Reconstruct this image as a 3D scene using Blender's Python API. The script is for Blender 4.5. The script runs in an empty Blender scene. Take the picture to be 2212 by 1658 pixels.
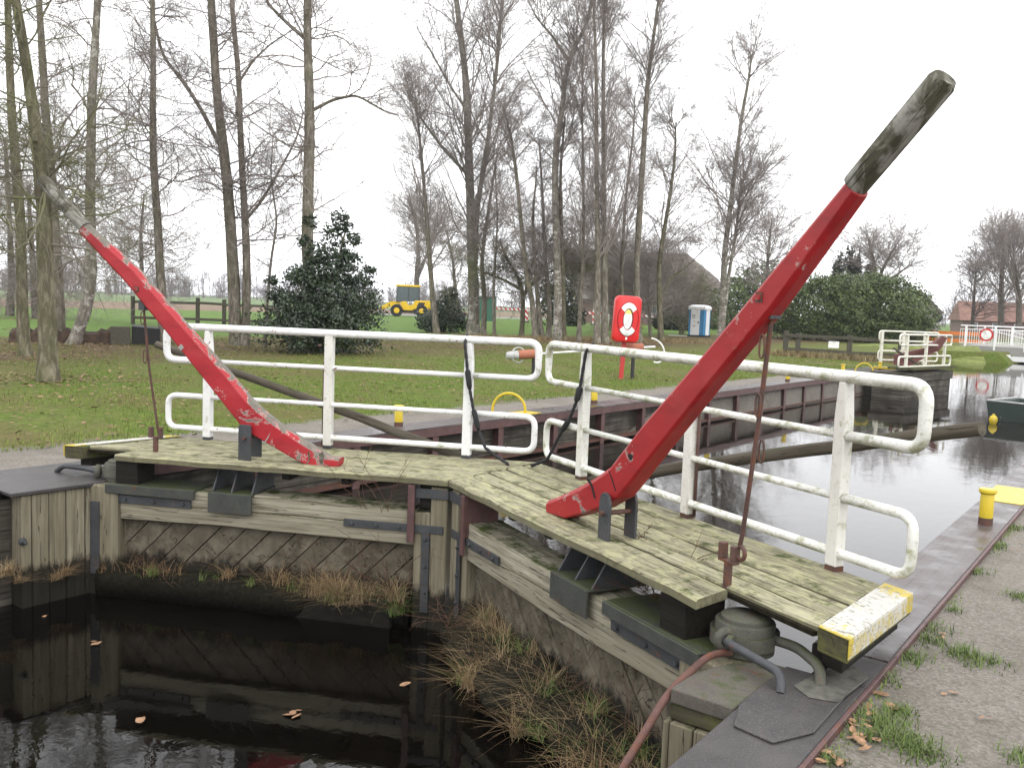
import bpy, bmesh, math, random
import numpy as np
from mathutils import Matrix, Vector

SC = bpy.context.scene
# ------------------------------------------------------------------ camera
CAM = np.array([4.83289, -3.68512, 1.45495])
YAW, PITCH, ROLL, FPX = math.radians(37.79308), math.radians(4.94216), math.radians(2.15841), 1945.238
PW, PH = 2212.0, 1658.0
FWD = np.array([-math.sin(YAW) * math.cos(PITCH), math.cos(YAW) * math.cos(PITCH), -math.sin(PITCH)])
_r = np.array([math.cos(YAW), math.sin(YAW), 0.0]); _u = np.cross(_r, FWD)
RGT = _r * math.cos(ROLL) + _u * math.sin(ROLL); UPV = -_r * math.sin(ROLL) + _u * math.cos(ROLL)
cd = bpy.data.cameras.new('camera'); cam = bpy.data.objects.new('camera', cd); SC.collection.objects.link(cam)
cd.sensor_width = 36.0; cd.lens = 36.0 * FPX / PW; cd.clip_start = 0.05; cd.clip_end = 4000
cam.matrix_world = Matrix(((RGT[0], UPV[0], -FWD[0], CAM[0]), (RGT[1], UPV[1], -FWD[1], CAM[1]),
                           (RGT[2], UPV[2], -FWD[2], CAM[2]), (0, 0, 0, 1)))
SC.camera = cam


def ray(x, y):
    return FWD + RGT * (x - PW / 2) / FPX - UPV * (y - PH / 2) / FPX


def at(x, y, D):            # world point seen at a reference pixel, D metres deep
    return CAM + ray(x, y) * D


def gz(x, y, z=-0.3):       # point of the ground seen at a reference pixel
    d = ray(x, y); return CAM + d * ((z - CAM[2]) / d[2])


def depth(P):
    return float((np.asarray(P) - CAM) @ FWD)


# ------------------------------------------------------------------ light
w = bpy.data.worlds.new("World"); SC.world = w; w.use_nodes = True
wn = w.node_tree; bg = wn.nodes['Background']
sky = wn.nodes.new('ShaderNodeTexSky'); sky.sky_type = 'NISHITA'; sky.sun_disc = False
SUN_EL, SUN_AZ = math.radians(42), math.radians(120)
sky.sun_elevation = SUN_EL; sky.sun_rotation = SUN_AZ; sky.dust_density = 3.0
hs = wn.nodes.new('ShaderNodeHueSaturation'); hs.inputs['Saturation'].default_value = 0.2
wn.links.new(sky.outputs[0], hs.inputs['Color'])
mx = wn.nodes.new('ShaderNodeMix'); mx.data_type = 'RGBA'; mx.inputs[0].default_value = 0.88
wn.links.new(hs.outputs[0], mx.inputs[6]); mx.inputs[7].default_value = (13.2, 13.3, 13.6, 1)
wn.links.new(mx.outputs[2], bg.inputs['Color']); bg.inputs['Strength'].default_value = 0.15
sl = bpy.data.lights.new('sun', 'SUN'); sl.energy = 0.6; sl.angle = math.radians(40); sl.color = (1, 0.97, 0.93)
so = bpy.data.objects.new('sun', sl); SC.collection.objects.link(so)
sd = Vector((math.sin(SUN_AZ) * math.cos(SUN_EL), math.cos(SUN_AZ) * math.cos(SUN_EL), math.sin(SUN_EL)))
so.rotation_euler = sd.to_track_quat('Z', 'Y').to_euler()
SC.view_settings.view_transform = 'Standard'; SC.view_settings.look = 'None'
SC.view_settings.exposure = 0.34; SC.view_settings.gamma = 1.0
SC.render.engine = 'CYCLES'
SC.cycles.max_bounces = 6; SC.cycles.diffuse_bounces = 2; SC.cycles.glossy_bounces = 3
SC.cycles.transmission_bounces = 3; SC.cycles.volume_bounces = 0; SC.cycles.caustics_reflective = False
SC.cycles.use_denoising = True; SC.cycles.denoiser = 'OPENIMAGEDENOISE'; SC.cycles.denoising_input_passes = 'RGB_ALBEDO_NORMAL'

# ------------------------------------------------------------------ node helpers


def nd(nt, t, props=None, **inp):
    n = nt.nodes.new(t)
    for k, v in (props or {}).items(): setattr(n, k, v)
    for k, v in inp.items():
        s = n.inputs[int(k[1:])] if k[0] == 'i' and k[1:].isdigit() else n.inputs[k]
        if isinstance(v, bpy.types.NodeSocket): nt.links.new(v, s)
        else: s.default_value = v
    return n


def newmat(name, rough=0.6, spec=0.3):
    m = bpy.data.materials.new(name); m.use_nodes = True; nt = m.node_tree
    b = nt.nodes['Principled BSDF']; b.inputs['Roughness'].default_value = rough
    b.inputs['Specular IOR Level'].default_value = spec
    return m, nt, b


def oco(nt): return nd(nt, 'ShaderNodeTexCoord').outputs['Object']
def mapv(nt, v, sc=(1, 1, 1), loc=(0, 0, 0), rot=(0, 0, 0)):
    return nd(nt, 'ShaderNodeMapping', None, Vector=v, Scale=sc, Location=loc, Rotation=rot).outputs[0]
def noise(nt, v, s, det=4, rough=0.55, dist=0.0):
    return nd(nt, 'ShaderNodeTexNoise', None, Vector=v, Scale=s, Detail=det, Roughness=rough, Distortion=dist).outputs[0]
def ramp(nt, f, stops, mode='LINEAR'):
    n = nd(nt, 'ShaderNodeValToRGB', None, Fac=f); cr = n.color_ramp; cr.interpolation = mode
    while len(cr.elements) < len(stops): cr.elements.new(0.5)
    for e, (p, c) in zip(cr.elements, stops):
        e.position = p; e.color = (c, c, c, 1) if isinstance(c, (int, float)) else (*c, 1)
    return n.outputs[0]
def mix(nt, f, a, b, bl='MIX'):
    n = nt.nodes.new('ShaderNodeMix'); n.data_type = 'RGBA'; n.blend_type = bl
    for s, v in ((n.inputs[0], f), (n.inputs[6], a), (n.inputs[7], b)):
        if isinstance(v, bpy.types.NodeSocket): nt.links.new(v, s)
        elif isinstance(v, (int, float)): s.default_value = v
        else: s.default_value = (*v, 1)
    return n.outputs[2]
def mth(nt, op, a, b=0.0, c=0.0):
    n = nt.nodes.new('ShaderNodeMath'); n.operation = op
    for i, v in enumerate((a, b, c)):
        if isinstance(v, bpy.types.NodeSocket): nt.links.new(v, n.inputs[i])
        else: n.inputs[i].default_value = v
    return n.outputs[0]
def mrange(nt, v, a, b, c=0.0, d=1.0):
    return nd(nt, 'ShaderNodeMapRange', None, i0=v, i1=a, i2=b, i3=c, i4=d).outputs[0]
def xyz(nt, v):
    return nd(nt, 'ShaderNodeSeparateXYZ', None, i0=v).outputs
def bump(nt, b, h, st=0.3, dist=0.01):
    n = nd(nt, 'ShaderNodeBump', None, Height=h, Strength=st, Distance=dist)
    nt.links.new(n.outputs[0], b.inputs['Normal'])
def island(nt): return nd(nt, 'ShaderNodeNewGeometry').outputs['Random Per Island']
def upness(nt): return xyz(nt, nd(nt, 'ShaderNodeNewGeometry').outputs['Normal'])[2]
def setc(nt, b, c): nt.links.new(c, b.inputs['Base Color'])


MATS = {}


def weathered_wood(name, axis, dark, light, moss=0.0, lichen=None, rough=0.85, stain=None, tilt=0.0):
    m, nt, b = newmat(name, rough, 0.15); v = oco(nt)
    if tilt: v = mapv(nt, v, rot=(0, math.radians(tilt), 0))
    sc = {'x': (1.5, 26, 26), 'z': (26, 26, 1.5), 'y': (26, 1.5, 26), 'd': (7, 26, 7)}[axis]
    isl = island(nt)
    off = nd(nt, 'ShaderNodeCombineXYZ', None, i0=mth(nt, 'MULTIPLY', isl, 37.0), i1=mth(nt, 'MULTIPLY', isl, 11.0), i2=0.0).outputs[0]
    v2 = nd(nt, 'ShaderNodeVectorMath', {'operation': 'ADD'}, i0=v, i1=off).outputs[0]
    g = noise(nt, mapv(nt, v2, sc), 1.0, 6, 0.65, 0.4)
    big = noise(nt, v2, 2.6, 4, 0.6)
    c = ramp(nt, g, [(0.28, [x * 0.35 for x in dark]), (0.42, dark), (0.68, light)])
    c = mix(nt, mth(nt, 'MULTIPLY', mrange(nt, big, 0.35, 0.7), 0.45), c, dark, 'MIX')
    c = mix(nt, mrange(nt, isl, 0, 1, 0.0, 0.6), c, dark)
    if lichen:
        ln = noise(nt, mapv(nt, v2, (1, 2.2, 1) if axis == 'x' else (1, 1, 1)), 5.5, 5, 0.7, 0.6)
        c = mix(nt, mrange(nt, ln, 0.47, 0.60, 0.0, 0.75), c, lichen)
        d2 = noise(nt, mapv(nt, v2, (1.2, 4, 1)), 4.0, 6, 0.75, 0.8)
        c = mix(nt, mrange(nt, d2, 0.58, 0.66, 0.0, 0.7), c, [x * 0.4 for x in dark])
    if moss:
        mn = noise(nt, v, 6.0, 5, 0.7)
        f = mth(nt, 'MULTIPLY', mrange(nt, upness(nt), 0.4, 0.9), mrange(nt, mn, 0.6 - moss * 0.3, 0.75 - moss * 0.3))
        c = mix(nt, f, c, (0.045, 0.06, 0.015))
    # long drying cracks
    cr = noise(nt, mapv(nt, v2, [q * (0.35 if q < 5 else 0.8) for q in sc]), 1.0, 3, 0.5, 0.2)
    crk = mth(nt, 'LESS_THAN', mth(nt, 'ABSOLUTE', mth(nt, 'SUBTRACT', cr, 0.5)), 0.006)
    c = mix(nt, mth(nt, 'MULTIPLY', crk, 0.8), c, (0.02, 0.017, 0.012))
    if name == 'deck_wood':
        c = mix(nt, mrange(nt, upness(nt), 0.75, 0.35, 0, 0.7), c, (0.085, 0.077, 0.045))  # plank sides darker: weathering, plus shade put into the colour
    if stain is not None:      # black tide-mark of algae above the water
        wp = nd(nt, 'ShaderNodeNewGeometry').outputs['Position']
        wz = mth(nt, 'ADD', xyz(nt, wp)[2], mth(nt, 'MULTIPLY', mth(nt, 'SUBTRACT', noise(nt, mapv(nt, wp, (1, 1, 0.25)), 9.0, 5, 0.7), 0.5), 0.35))
        c = mix(nt, mrange(nt, wz, stain + 0.02, stain - 0.05, 0, 0.93), c, (0.011, 0.010, 0.008))
    setc(nt, b, c)
    bump(nt, b, mth(nt, 'SUBTRACT', g, mth(nt, 'MULTIPLY', crk, 0.6)), 0.55, 0.006)
    MATS[name] = m


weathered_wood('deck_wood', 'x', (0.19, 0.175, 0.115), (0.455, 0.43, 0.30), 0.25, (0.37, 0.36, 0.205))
weathered_wood('beam_wood', 'x', (0.20, 0.18, 0.13), (0.43, 0.40, 0.31), 0.55)
weathered_wood('post_wood', 'z', (0.16, 0.14, 0.095), (0.37, 0.335, 0.25), 0.3, stain=-0.93)
weathered_wood('clad_wood', 'd', (0.085, 0.072, 0.052), (0.21, 0.185, 0.14), 0.2, stain=-0.90)
weathered_wood('pole_wood', 'x', (0.075, 0.065, 0.05), (0.17, 0.15, 0.115), 0.3)
weathered_wood('fence_wood', 'x', (0.07, 0.065, 0.05), (0.16, 0.15, 0.11), 0.3)
weathered_wood('fence_post_wood', 'z', (0.07, 0.065, 0.05), (0.16, 0.15, 0.11), 0.3)
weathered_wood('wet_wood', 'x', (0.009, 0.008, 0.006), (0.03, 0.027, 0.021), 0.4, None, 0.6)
weathered_wood('edge_wood', 'x', (0.05, 0.046, 0.028), (0.14, 0.13, 0.08), 0.5, (0.1, 0.1, 0.035))
for nm_, tl_ in (('tip_wood', 42.4), ('tip_wood_mirrored', 136.5)):
    weathered_wood(nm_, 'x', (0.06, 0.056, 0.038), (0.15, 0.142, 0.105), 0.0, (0.30, 0.29, 0.26), tilt=tl_)


def planked_wall():          # quay infill boards: dark, wet towards the waterline stain
    m, nt, b = newmat('quay_boards', 0.75, 0.25); v = oco(nt)
    z = xyz(nt, v)[2]
    g = noise(nt, mapv(nt, v, (1, 1.2, 22)), 1.0, 6, 0.65, 0.3)
    gap = mth(nt, 'LESS_THAN', mth(nt, 'FRACT', mth(nt, 'MULTIPLY', z, 5.5)), 0.07)
    c = ramp(nt, g, [(0.3, (0.02, 0.017, 0.014)), (0.5, (0.075, 0.066, 0.053)), (0.7, (0.16, 0.145, 0.12))])
    c = mix(nt, gap, c, (0.012, 0.01, 0.008))
    blot = noise(nt, mapv(nt, v, (1, 1.2, 0.5)), 2.2, 4, 0.6)
    c = mix(nt, mrange(nt, blot, 0.42, 0.62, 0.0, 0.75), c, (0.028, 0.024, 0.018))
    setc(nt, b, c); bump(nt, b, mth(nt, 'SUBTRACT', g, gap), 0.5, 0.01)
    MATS['quay_boards'] = m


planked_wall()


def iron(name, base, moss=0.0, rust=0.0, rough=0.5):
    m, nt, b = newmat(name, rough, 0.4); v = oco(nt)
    n1 = noise(nt, v, 7, 6, 0.65); n2 = noise(nt, v, 60, 3, 0.6)
    c = ramp(nt, n1, [(0.3, [x * 0.65 for x in base]), (0.7, [x * 1.35 for x in base])])
    if rust:
        c = mix(nt, mrange(nt, noise(nt, v, 11, 6, 0.7, 0.5), 0.62 - rust * 0.35, 0.7 - rust * 0.25, 0, 0.9), c, (0.12, 0.04, 0.016))
    if moss:
        f = mth(nt, 'MULTIPLY', mrange(nt, upness(nt), 0.5, 0.95), mrange(nt, noise(nt, v, 7, 5, 0.7), 0.62 - moss * 0.4, 0.78 - moss * 0.4))
        c = mix(nt, f, c, ramp(nt, n2, [(0.3, (0.016, 0.022, 0.006)), (0.7, (0.06, 0.075, 0.02))]))
    c = mix(nt, mrange(nt, noise(nt, v, 190, 2, 0.6), 0.52, 0.7, 0, 0.45), c, [min(1, x * 2.4) for x in base])
    setc(nt, b, c); nt.links.new(mrange(nt, n2, 0.3, 0.7, rough - 0.12, rough + 0.2), b.inputs['Roughness'])
    bump(nt, b, mth(nt, 'ADD', n1, mth(nt, 'MULTIPLY', n2, 0.35)), 0.35, 0.004)
    MATS[name] = m


iron('dark_iron', (0.04, 0.042, 0.045), 0.0, 0.05, 0.5)
iron('mossy_iron', (0.040, 0.042, 0.036), 0.62, 0.05, 0.6)
iron('quoin_iron', (0.085, 0.075, 0.062), 0.38, 0.12, 0.7)
iron('rusty_iron', (0.075, 0.04, 0.032), 0.0, 0.35, 0.65)
iron('brown_steel', (0.085, 0.045, 0.042), 0.0, 0.12, 0.5)
iron('red_rust_pipe', (0.095, 0.046, 0.036), 0.0, 0.3, 0.65)
iron('pintle_iron', (0.065, 0.064, 0.05), 0.45, 0.08, 0.7)
iron('galvanised', (0.38, 0.38, 0.37), 0, 0, 0.4)


def cap_steel():             # quay capping: brown-grey steel with rows of rivet dimples, wet sheen
    m, nt, b = newmat('cap_steel', 0.38, 0.45); v = oco(nt)
    n1 = noise(nt, v, 3.0, 6, 0.65); n2 = noise(nt, v, 90, 3, 0.6)
    c = ramp(nt, n1, [(0.3, (0.036, 0.028, 0.027)), (0.5, (0.07, 0.056, 0.053)), (0.7, (0.125, 0.104, 0.098))])
    c = mix(nt, mrange(nt, noise(nt, v, 9, 5, 0.7), 0.62, 0.72, 0, 0.7), c, (0.13, 0.06, 0.04))
    X, Y, Z = xyz(nt, v)
    xs = mth(nt, 'ADD', X, mth(nt, 'MULTIPLY', Y, 0.027))
    fx = mth(nt, 'ABSOLUTE', mth(nt, 'SUBTRACT', mth(nt, 'FRACT', mth(nt, 'MULTIPLY', xs, 12.5)), 0.5))
    fy = mth(nt, 'ABSOLUTE', mth(nt, 'SUBTRACT', mth(nt, 'FRACT', mth(nt, 'MULTIPLY', Y, 17.0)), 0.5))
    rr = mth(nt, 'SQRT', mth(nt, 'ADD', mth(nt, 'POWER', mth(nt, 'DIVIDE', fx, 12.5), 2.0), mth(nt, 'POWER', mth(nt, 'DIVIDE', fy, 17.0), 2.0)))
    dim = mth(nt, 'LESS_THAN', rr, 0.0088)
    c = mix(nt, mth(nt, 'MULTIPLY', dim, 0.9), c, (0.014, 0.010, 0.009))
    setc(nt, b, c)
    nt.links.new(mrange(nt, n1, 0.35, 0.65, 0.22, 0.6), b.inputs['Roughness'])
    bump(nt, b, mth(nt, 'ADD', mth(nt, 'MULTIPLY', n2, 0.3), mth(nt, 'MULTIPLY', dim, -1.5)), 0.35, 0.004)
    MATS['cap_steel'] = m
    m, nt, b = newmat('plate_steel', 0.45, 0.45); v = oco(nt)
    n1 = noise(nt, v, 5.0, 6, 0.65); n2 = noise(nt, v, 130, 3, 0.6)
    c = ramp(nt, n1, [(0.3, (0.03, 0.027, 0.027)), (0.7, (0.068, 0.06, 0.059))])
    c = mix(nt, mrange(nt, noise(nt, v, 14, 5, 0.7), 0.62, 0.75, 0, 0.6), c, (0.11, 0.06, 0.04))
    c = mix(nt, mrange(nt, n2, 0.54, 0.68, 0, 0.6), c, (0.15, 0.135, 0.13)); c = mix(nt, mrange(nt, noise(nt, v, 210, 2), 0.58, 0.66, 0, 0.7), c, (0.02, 0.017, 0.017))
    setc(nt, b, c); bump(nt, b, mth(nt, 'ADD', n1, mth(nt, 'MULTIPLY', n2, 0.9)), 0.6, 0.005)
    MATS['plate_steel'] = m


cap_steel()


def paint(name, col, chips=0.0, under=(0.16, 0.145, 0.12), algae=0.0, rust=0.0, rough=0.4, chip_axis=(1, 1, 1), spec=0.4, top_wear=0.0, edge=0.12, foot=0.0):
    m, nt, b = newmat(name, rough, spec); v = oco(nt)
    n1 = noise(nt, v, 4.0, 5, 0.6)
    c = mix(nt, mrange(nt, n1, 0.3, 0.7, 0.0, 0.35), col, [x * 0.72 for x in col])
    h = n1
    if algae:
        a = noise(nt, v, 9, 6, 0.7, 0.4)
        c = mix(nt, mrange(nt, a, 0.62 - algae * 0.12, 0.72 - algae * 0.10, 0, 0.75), c, (0.23, 0.235, 0.10))
        c = mix(nt, mrange(nt, noise(nt, v, 45, 3, 0.6), 0.56, 0.72, 0, 0.25 + 0.3 * algae), c, (0.22, 0.2, 0.13))
        under_ = mth(nt, 'MULTIPLY', mrange(nt, upness(nt), 0.15, -0.5), mrange(nt, noise(nt, v, 5, 4, 0.7), 0.40, 0.60))
        c = mix(nt, mth(nt, 'MULTIPLY', under_, min(0.8, algae * 0.8)), c, (0.16, 0.165, 0.075))
    if rust:
        r = noise(nt, v, 6.5, 4, 0.7, 0.3)
        c = mix(nt, mrange(nt, r, 0.72 - rust * 0.1, 0.735 - rust * 0.1, 0, 0.95), c, (0.16, 0.055, 0.02))
    if chips:
        k = noise(nt, mapv(nt, v, chip_axis), 5.0, 7, 0.72, 0.5)
        bv = nd(nt, 'ShaderNodeBevel', {'samples': 4}, Radius=0.014)
        dt = nd(nt, 'ShaderNodeVectorMath', {'operation': 'DOT_PRODUCT'}, i0=bv.outputs[0], i1=nd(nt, 'ShaderNodeNewGeometry').outputs['True Normal']).outputs['Value']
        k = mth(nt, 'ADD', k, mrange(nt, dt, 0.995, 0.80, 0.0, edge))
        if foot:            # paint knocked off where the lever has rubbed on the deck and bracket
            k = mth(nt, 'ADD', k, mrange(nt, mth(nt, 'ABSOLUTE', xyz(nt, v)[0]), 2.35, 1.2, 0.0, foot))
            c = mix(nt, mrange(nt, noise(nt, mapv(nt, v, (1.2, 3, 3)), 2.5, 5, 0.65), 0.48, 0.68, 0, 0.55), c, [x * 0.45 for x in col])
            c = mix(nt, mrange(nt, noise(nt, mapv(nt, v, (0.8, 2, 2)), 3.1, 4, 0.6), 0.52, 0.7, 0, 0.35), c, (min(1, col[0] * 1.25), 0.05, 0.05))
        if top_wear:
            k = mth(nt, 'ADD', k, mrange(nt, upness(nt), 0.3, 0.75, 0.0, top_wear))
        t = 0.70 - chips * 0.1
        rim = mrange(nt, k, t - 0.018, t - 0.012)
        hole = mrange(nt, k, t, t + 0.006)
        c = mix(nt, mth(nt, 'MULTIPLY', rim, 0.55), c, (0.55, 0.5, 0.45))
        wd = noise(nt, mapv(nt, v, (3, 30, 30)), 1.0, 5, 0.65, 0.3)
        c = mix(nt, hole, c, mix(nt, wd, [x * 0.4 for x in under], [x * 1.5 for x in under]))
        h = mth(nt, 'SUBTRACT', h, mth(nt, 'MULTIPLY', hole, 0.6))
        nt.links.new(mrange(nt, hole, 0, 1, rough, 0.9), b.inputs['Roughness'])
    setc(nt, b, c); bump(nt, b, mth(nt, 'ADD', h, mth(nt, 'MULTIPLY', noise(nt, v, 70, 3), 0.2)), 0.3, 0.004)
    MATS[name] = m


paint('red_paint', (0.31, 0.010, 0.013), 0.55, chip_axis=(1.0, 1.4, 1.0), rough=0.5, foot=0.085)
paint('red_paint_worn', (0.345, 0.012, 0.019), 0.6, chip_axis=(1.0, 1.4, 1.0), rough=0.5, top_wear=0.19, foot=0.06)
paint('white_paint', (0.70, 0.70, 0.65), 0.0, algae=0.95, rust=0.45)
paint('white_paint_clean', (0.77, 0.77, 0.755), 0.0, algae=0.3, rust=0.45)
paint('white_paint_peeling', (0.66, 0.65, 0.60), 0.9, under=(0.30, 0.28, 0.23), algae=0.45, rust=0.1, chip_axis=(1, 1, 0.25), rough=0.55)
paint('white_far', (0.72, 0.70, 0.60), 0.0, algae=0.6, rust=0.3)
paint('yellow_paint', (0.55, 0.41, 0.018), 0.6, algae=0.25, chip_axis=(1, 1, 0.5), under=(0.2, 0.1, 0.04), rough=0.4)
paint('bridge_white', (0.82, 0.82, 0.82))
paint('board_white', (0.78, 0.77, 0.74), 0.35, under=(0.3, 0.28, 0.25), algae=0.1, chip_axis=(6, 6, 6))
paint('lifebuoy_red', (0.62, 0.02, 0.02), 0.0, rough=0.35)
paint('post_red', (0.45, 0.04, 0.035), 0.1, rough=0.5)
paint('terracotta', (0.36, 0.13, 0.075), rough=0.7)
paint('loader_yellow', (0.72, 0.45, 0.01), rough=0.4)
paint('toilet_white', (0.78, 0.78, 0.78), rough=0.5)
paint('toilet_blue', (0.05, 0.22, 0.42), rough=0.5)
paint('boat_green', (0.028, 0.042, 0.036), 0.2, under=(0.1, 0.1, 0.09), rough=0.5)
paint('concrete', (0.30, 0.29, 0.27), rough=0.85, spec=0.2)
paint('dark_lever', (0.13, 0.05, 0.045), rough=0.7)
paint('orange_net', (0.75, 0.22, 0.05), rough=0.6)


def end_board():             # white edge board whose two ends are painted yellow, both worn
    m, nt, b = newmat('end_board_paint', 0.55, 0.3); v = oco(nt)
    y = xyz(nt, v)[1]; n = noise(nt, v, 14, 6, 0.75, 0.3)
    e = mth(nt, 'MAXIMUM', mrange(nt, y, 0.40, 0.28), mrange(nt, y, 0.98, 1.10))
    f = mrange(nt, mth(nt, 'ADD', n, mth(nt, 'MULTIPLY', e, 0.22)), 0.60, 0.68)
    side = mrange(nt, upness(nt), 0.7, 0.4)
    f = mth(nt, 'MAXIMUM', f, mth(nt, 'MULTIPLY', side, mrange(nt, noise(nt, mapv(nt, v, (1, 3, 1)), 16, 5, 0.7), 0.47, 0.58, 0, 0.85)))
    c = mix(nt, f, mix(nt, n, (0.36, 0.35, 0.31), (0.60, 0.585, 0.55)), mix(nt, n, (0.30, 0.22, 0.025), (0.58, 0.46, 0.06)))
    d = noise(nt, mapv(nt, v, (1, 2, 4)), 17, 6, 0.75)
    c = mix(nt, mrange(nt, d, 0.535, 0.61, 0, 0.85), c, (0.15, 0.14, 0.09))
    setc(nt, b, c); bump(nt, b, n, 0.4, 0.004); MATS['end_board_paint'] = m


end_board()


def flat(name, col, rough=0.6, spec=0.3, var=0.25, scale=6.0, em=None):
    m, nt, b = newmat(name, rough, spec); v = oco(nt)
    n = noise(nt, v, scale, 5, 0.6)
    setc(nt, b, ramp(nt, n, [(0.3, [x * (1 - var) for x in col]), (0.7, [x * (1 + var) for x in col])]))
    bump(nt, b, n, 0.2, 0.005); MATS[name] = m


flat('black_rope', (0.018, 0.018, 0.02), 0.6)
flat('rubber', (0.02, 0.02, 0.021), 0.8)
flat('dark_frame', (0.035, 0.034, 0.033), 0.6)
flat('glass_dark', (0.07, 0.09, 0.095), 0.1, 0.5)
def tiles(name, col):
    m, nt, b = newmat(name, 0.85, 0.2); v = oco(nt); X, Y, Z = xyz(nt, v)
    row = mth(nt, 'FRACT', mth(nt, 'MULTIPLY', Z, 3.4)); cl = mth(nt, 'FRACT', mth(nt, 'MULTIPLY', X, 3.0))
    n = noise(nt, v, 1.2, 5, 0.65); n2 = noise(nt, v, 9, 3)
    c = ramp(nt, mth(nt, 'ADD', mth(nt, 'MULTIPLY', n, 0.6), mth(nt, 'MULTIPLY', n2, 0.4)), [(0.3, [x * 0.6 for x in col]), (0.7, [x * 1.5 for x in col])])
    c = mix(nt, mth(nt, 'MULTIPLY', mth(nt, 'LESS_THAN', row, 0.18), 0.6), c, [x * 0.3 for x in col])
    c = mix(nt, mth(nt, 'MULTIPLY', mth(nt, 'LESS_THAN', cl, 0.12), 0.35), c, [x * 0.4 for x in col])
    setc(nt, b, c); bump(nt, b, row, 0.6, 0.05); MATS[name] = m


tiles('roof_dark', (0.155, 0.135, 0.12)); tiles('roof_red', (0.20, 0.115, 0.09))
flat('brick_dark', (0.16, 0.11, 0.095), 0.85, 0.2, 0.3, 3.0)
flat('plaster', (0.34, 0.32, 0.30), 0.85, 0.2, 0.2, 2.0)
flat('road', (0.22, 0.225, 0.235), 0.8, 0.2, 0.15, 2.0)
flat('plough', (0.17, 0.125, 0.085), 0.95, 0.1, 0.3, 1.2)
flat('far_green', (0.12, 0.165, 0.07), 0.95, 0.1, 0.2, 0.3)
flat('sign_white', (0.75, 0.75, 0.73), 0.5)
flat('sign_yellow', (0.70, 0.52, 0.02), 0.5)
flat('sign_red', (0.55, 0.03, 0.03), 0.5)
flat('label_yellow', (0.66, 0.60, 0.18), 0.5)
flat('label_mark', (0.10, 0.09, 0.07), 0.6)
flat('soil', (0.055, 0.038, 0.028), 0.95, 0.1, 0.5, 5.0)
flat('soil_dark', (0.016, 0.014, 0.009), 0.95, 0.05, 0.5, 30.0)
flat('black_box', (0.012, 0.012, 0.012), 0.7)
flat('dead_stem', (0.11, 0.065, 0.045), 0.9, 0.1, 0.3)
flat('fallen_pale', (0.27, 0.155, 0.085), 0.6, 0.3, 0.5, 40)


def striped():
    m, nt, b = newmat('red_white_stripes', 0.5); X, Y, Z = xyz(nt, nd(nt, 'ShaderNodeTexCoord').outputs['Object'])
    s = mth(nt, 'ADD', mth(nt, 'MULTIPLY', mth(nt, 'ADD', X, Y), 1.0), mth(nt, 'MULTIPLY', Z, 1.0))
    f = mth(nt, 'GREATER_THAN', mth(nt, 'FRACT', mth(nt, 'MULTIPLY', s, 1.6)), 0.5)
    setc(nt, b, mix(nt, f, (0.75, 0.74, 0.73), (0.55, 0.05, 0.05))); MATS['red_white_stripes'] = m


striped()


def bark(name, dark, light, green, white=0.0):
    m, nt, b = newmat(name, 0.9, 0.1); v = oco(nt)
    n = noise(nt, mapv(nt, v, (9, 9, 2.2)), 1.0, 6, 0.7, 0.6)
    c = ramp(nt, n, [(0.3, [x * 0.5 for x in dark]), (0.5, dark), (0.72, light)])
    if white:
        q = noise(nt, mapv(nt, v, (2.5, 2.5, 5.0)), 1.0, 5, 0.7, 0.5)
        c = mix(nt, mrange(nt, q, 0.62 - white * 0.25, 0.68 - white * 0.25, 0, 0.85), c, (0.42, 0.40, 0.36))
    c = mix(nt, mth(nt, 'MULTIPLY', mrange(nt, noise(nt, mapv(nt, v, (1, 1, 0.5)), 1.6, 4, 0.65), 0.4, 0.62), green), c, (0.07, 0.085, 0.025))
    setc(nt, b, c); bump(nt, b, n, 0.8, 0.03); MATS[name] = m


bark('alder_bark', (0.15, 0.13, 0.105), (0.36, 0.325, 0.275), 0.3)
bark('mossy_bark', (0.115, 0.10, 0.07), (0.29, 0.26, 0.19), 0.45)
bark('birch_bark', (0.16, 0.14, 0.12), (0.40, 0.37, 0.32), 0.3, 0.4)
bark('far_bark', (0.10, 0.085, 0.075), (0.20, 0.17, 0.15), 0.2)


def twigmat(name, a, b_, green=0.0):
    m, nt, b = newmat(name, 0.9, 0.1); v = oco(nt)
    c = mix(nt, noise(nt, v, 1.2, 3), a, b_)
    if green: c = mix(nt, mrange(nt, noise(nt, v, 0.7, 4, 0.6), 0.45, 0.62, 0, green), c, (0.15, 0.175, 0.055))
    setc(nt, b, c); MATS[name] = m


twigmat('twig', (0.20, 0.17, 0.155), (0.32, 0.28, 0.26))
twigmat('mossy_twig', (0.14, 0.12, 0.10), (0.22, 0.195, 0.16), 0.75)
twigmat('far_twig', (0.12, 0.095, 0.09), (0.16, 0.13, 0.125))


def leafmat(name, dark, light, spec=0.35, rough=0.45):
    m, nt, b = newmat(name, rough, spec); v = oco(nt)
    i = island(nt); n = noise(nt, v, 1.1, 4, 0.6)
    c = ramp(nt, mth(nt, 'ADD', mth(nt, 'MULTIPLY', i, 0.55), mth(nt, 'MULTIPLY', n, 0.45)), [(0.15, dark), (0.8, light)])
    c = mix(nt, mrange(nt, noise(nt, v, 0.45, 4, 0.65), 0.45, 0.65, 0, 0.5), c, [dark[0] * 1.6, dark[1] * 1.25, dark[2]])
    setc(nt, b, c); MATS[name] = m


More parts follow.
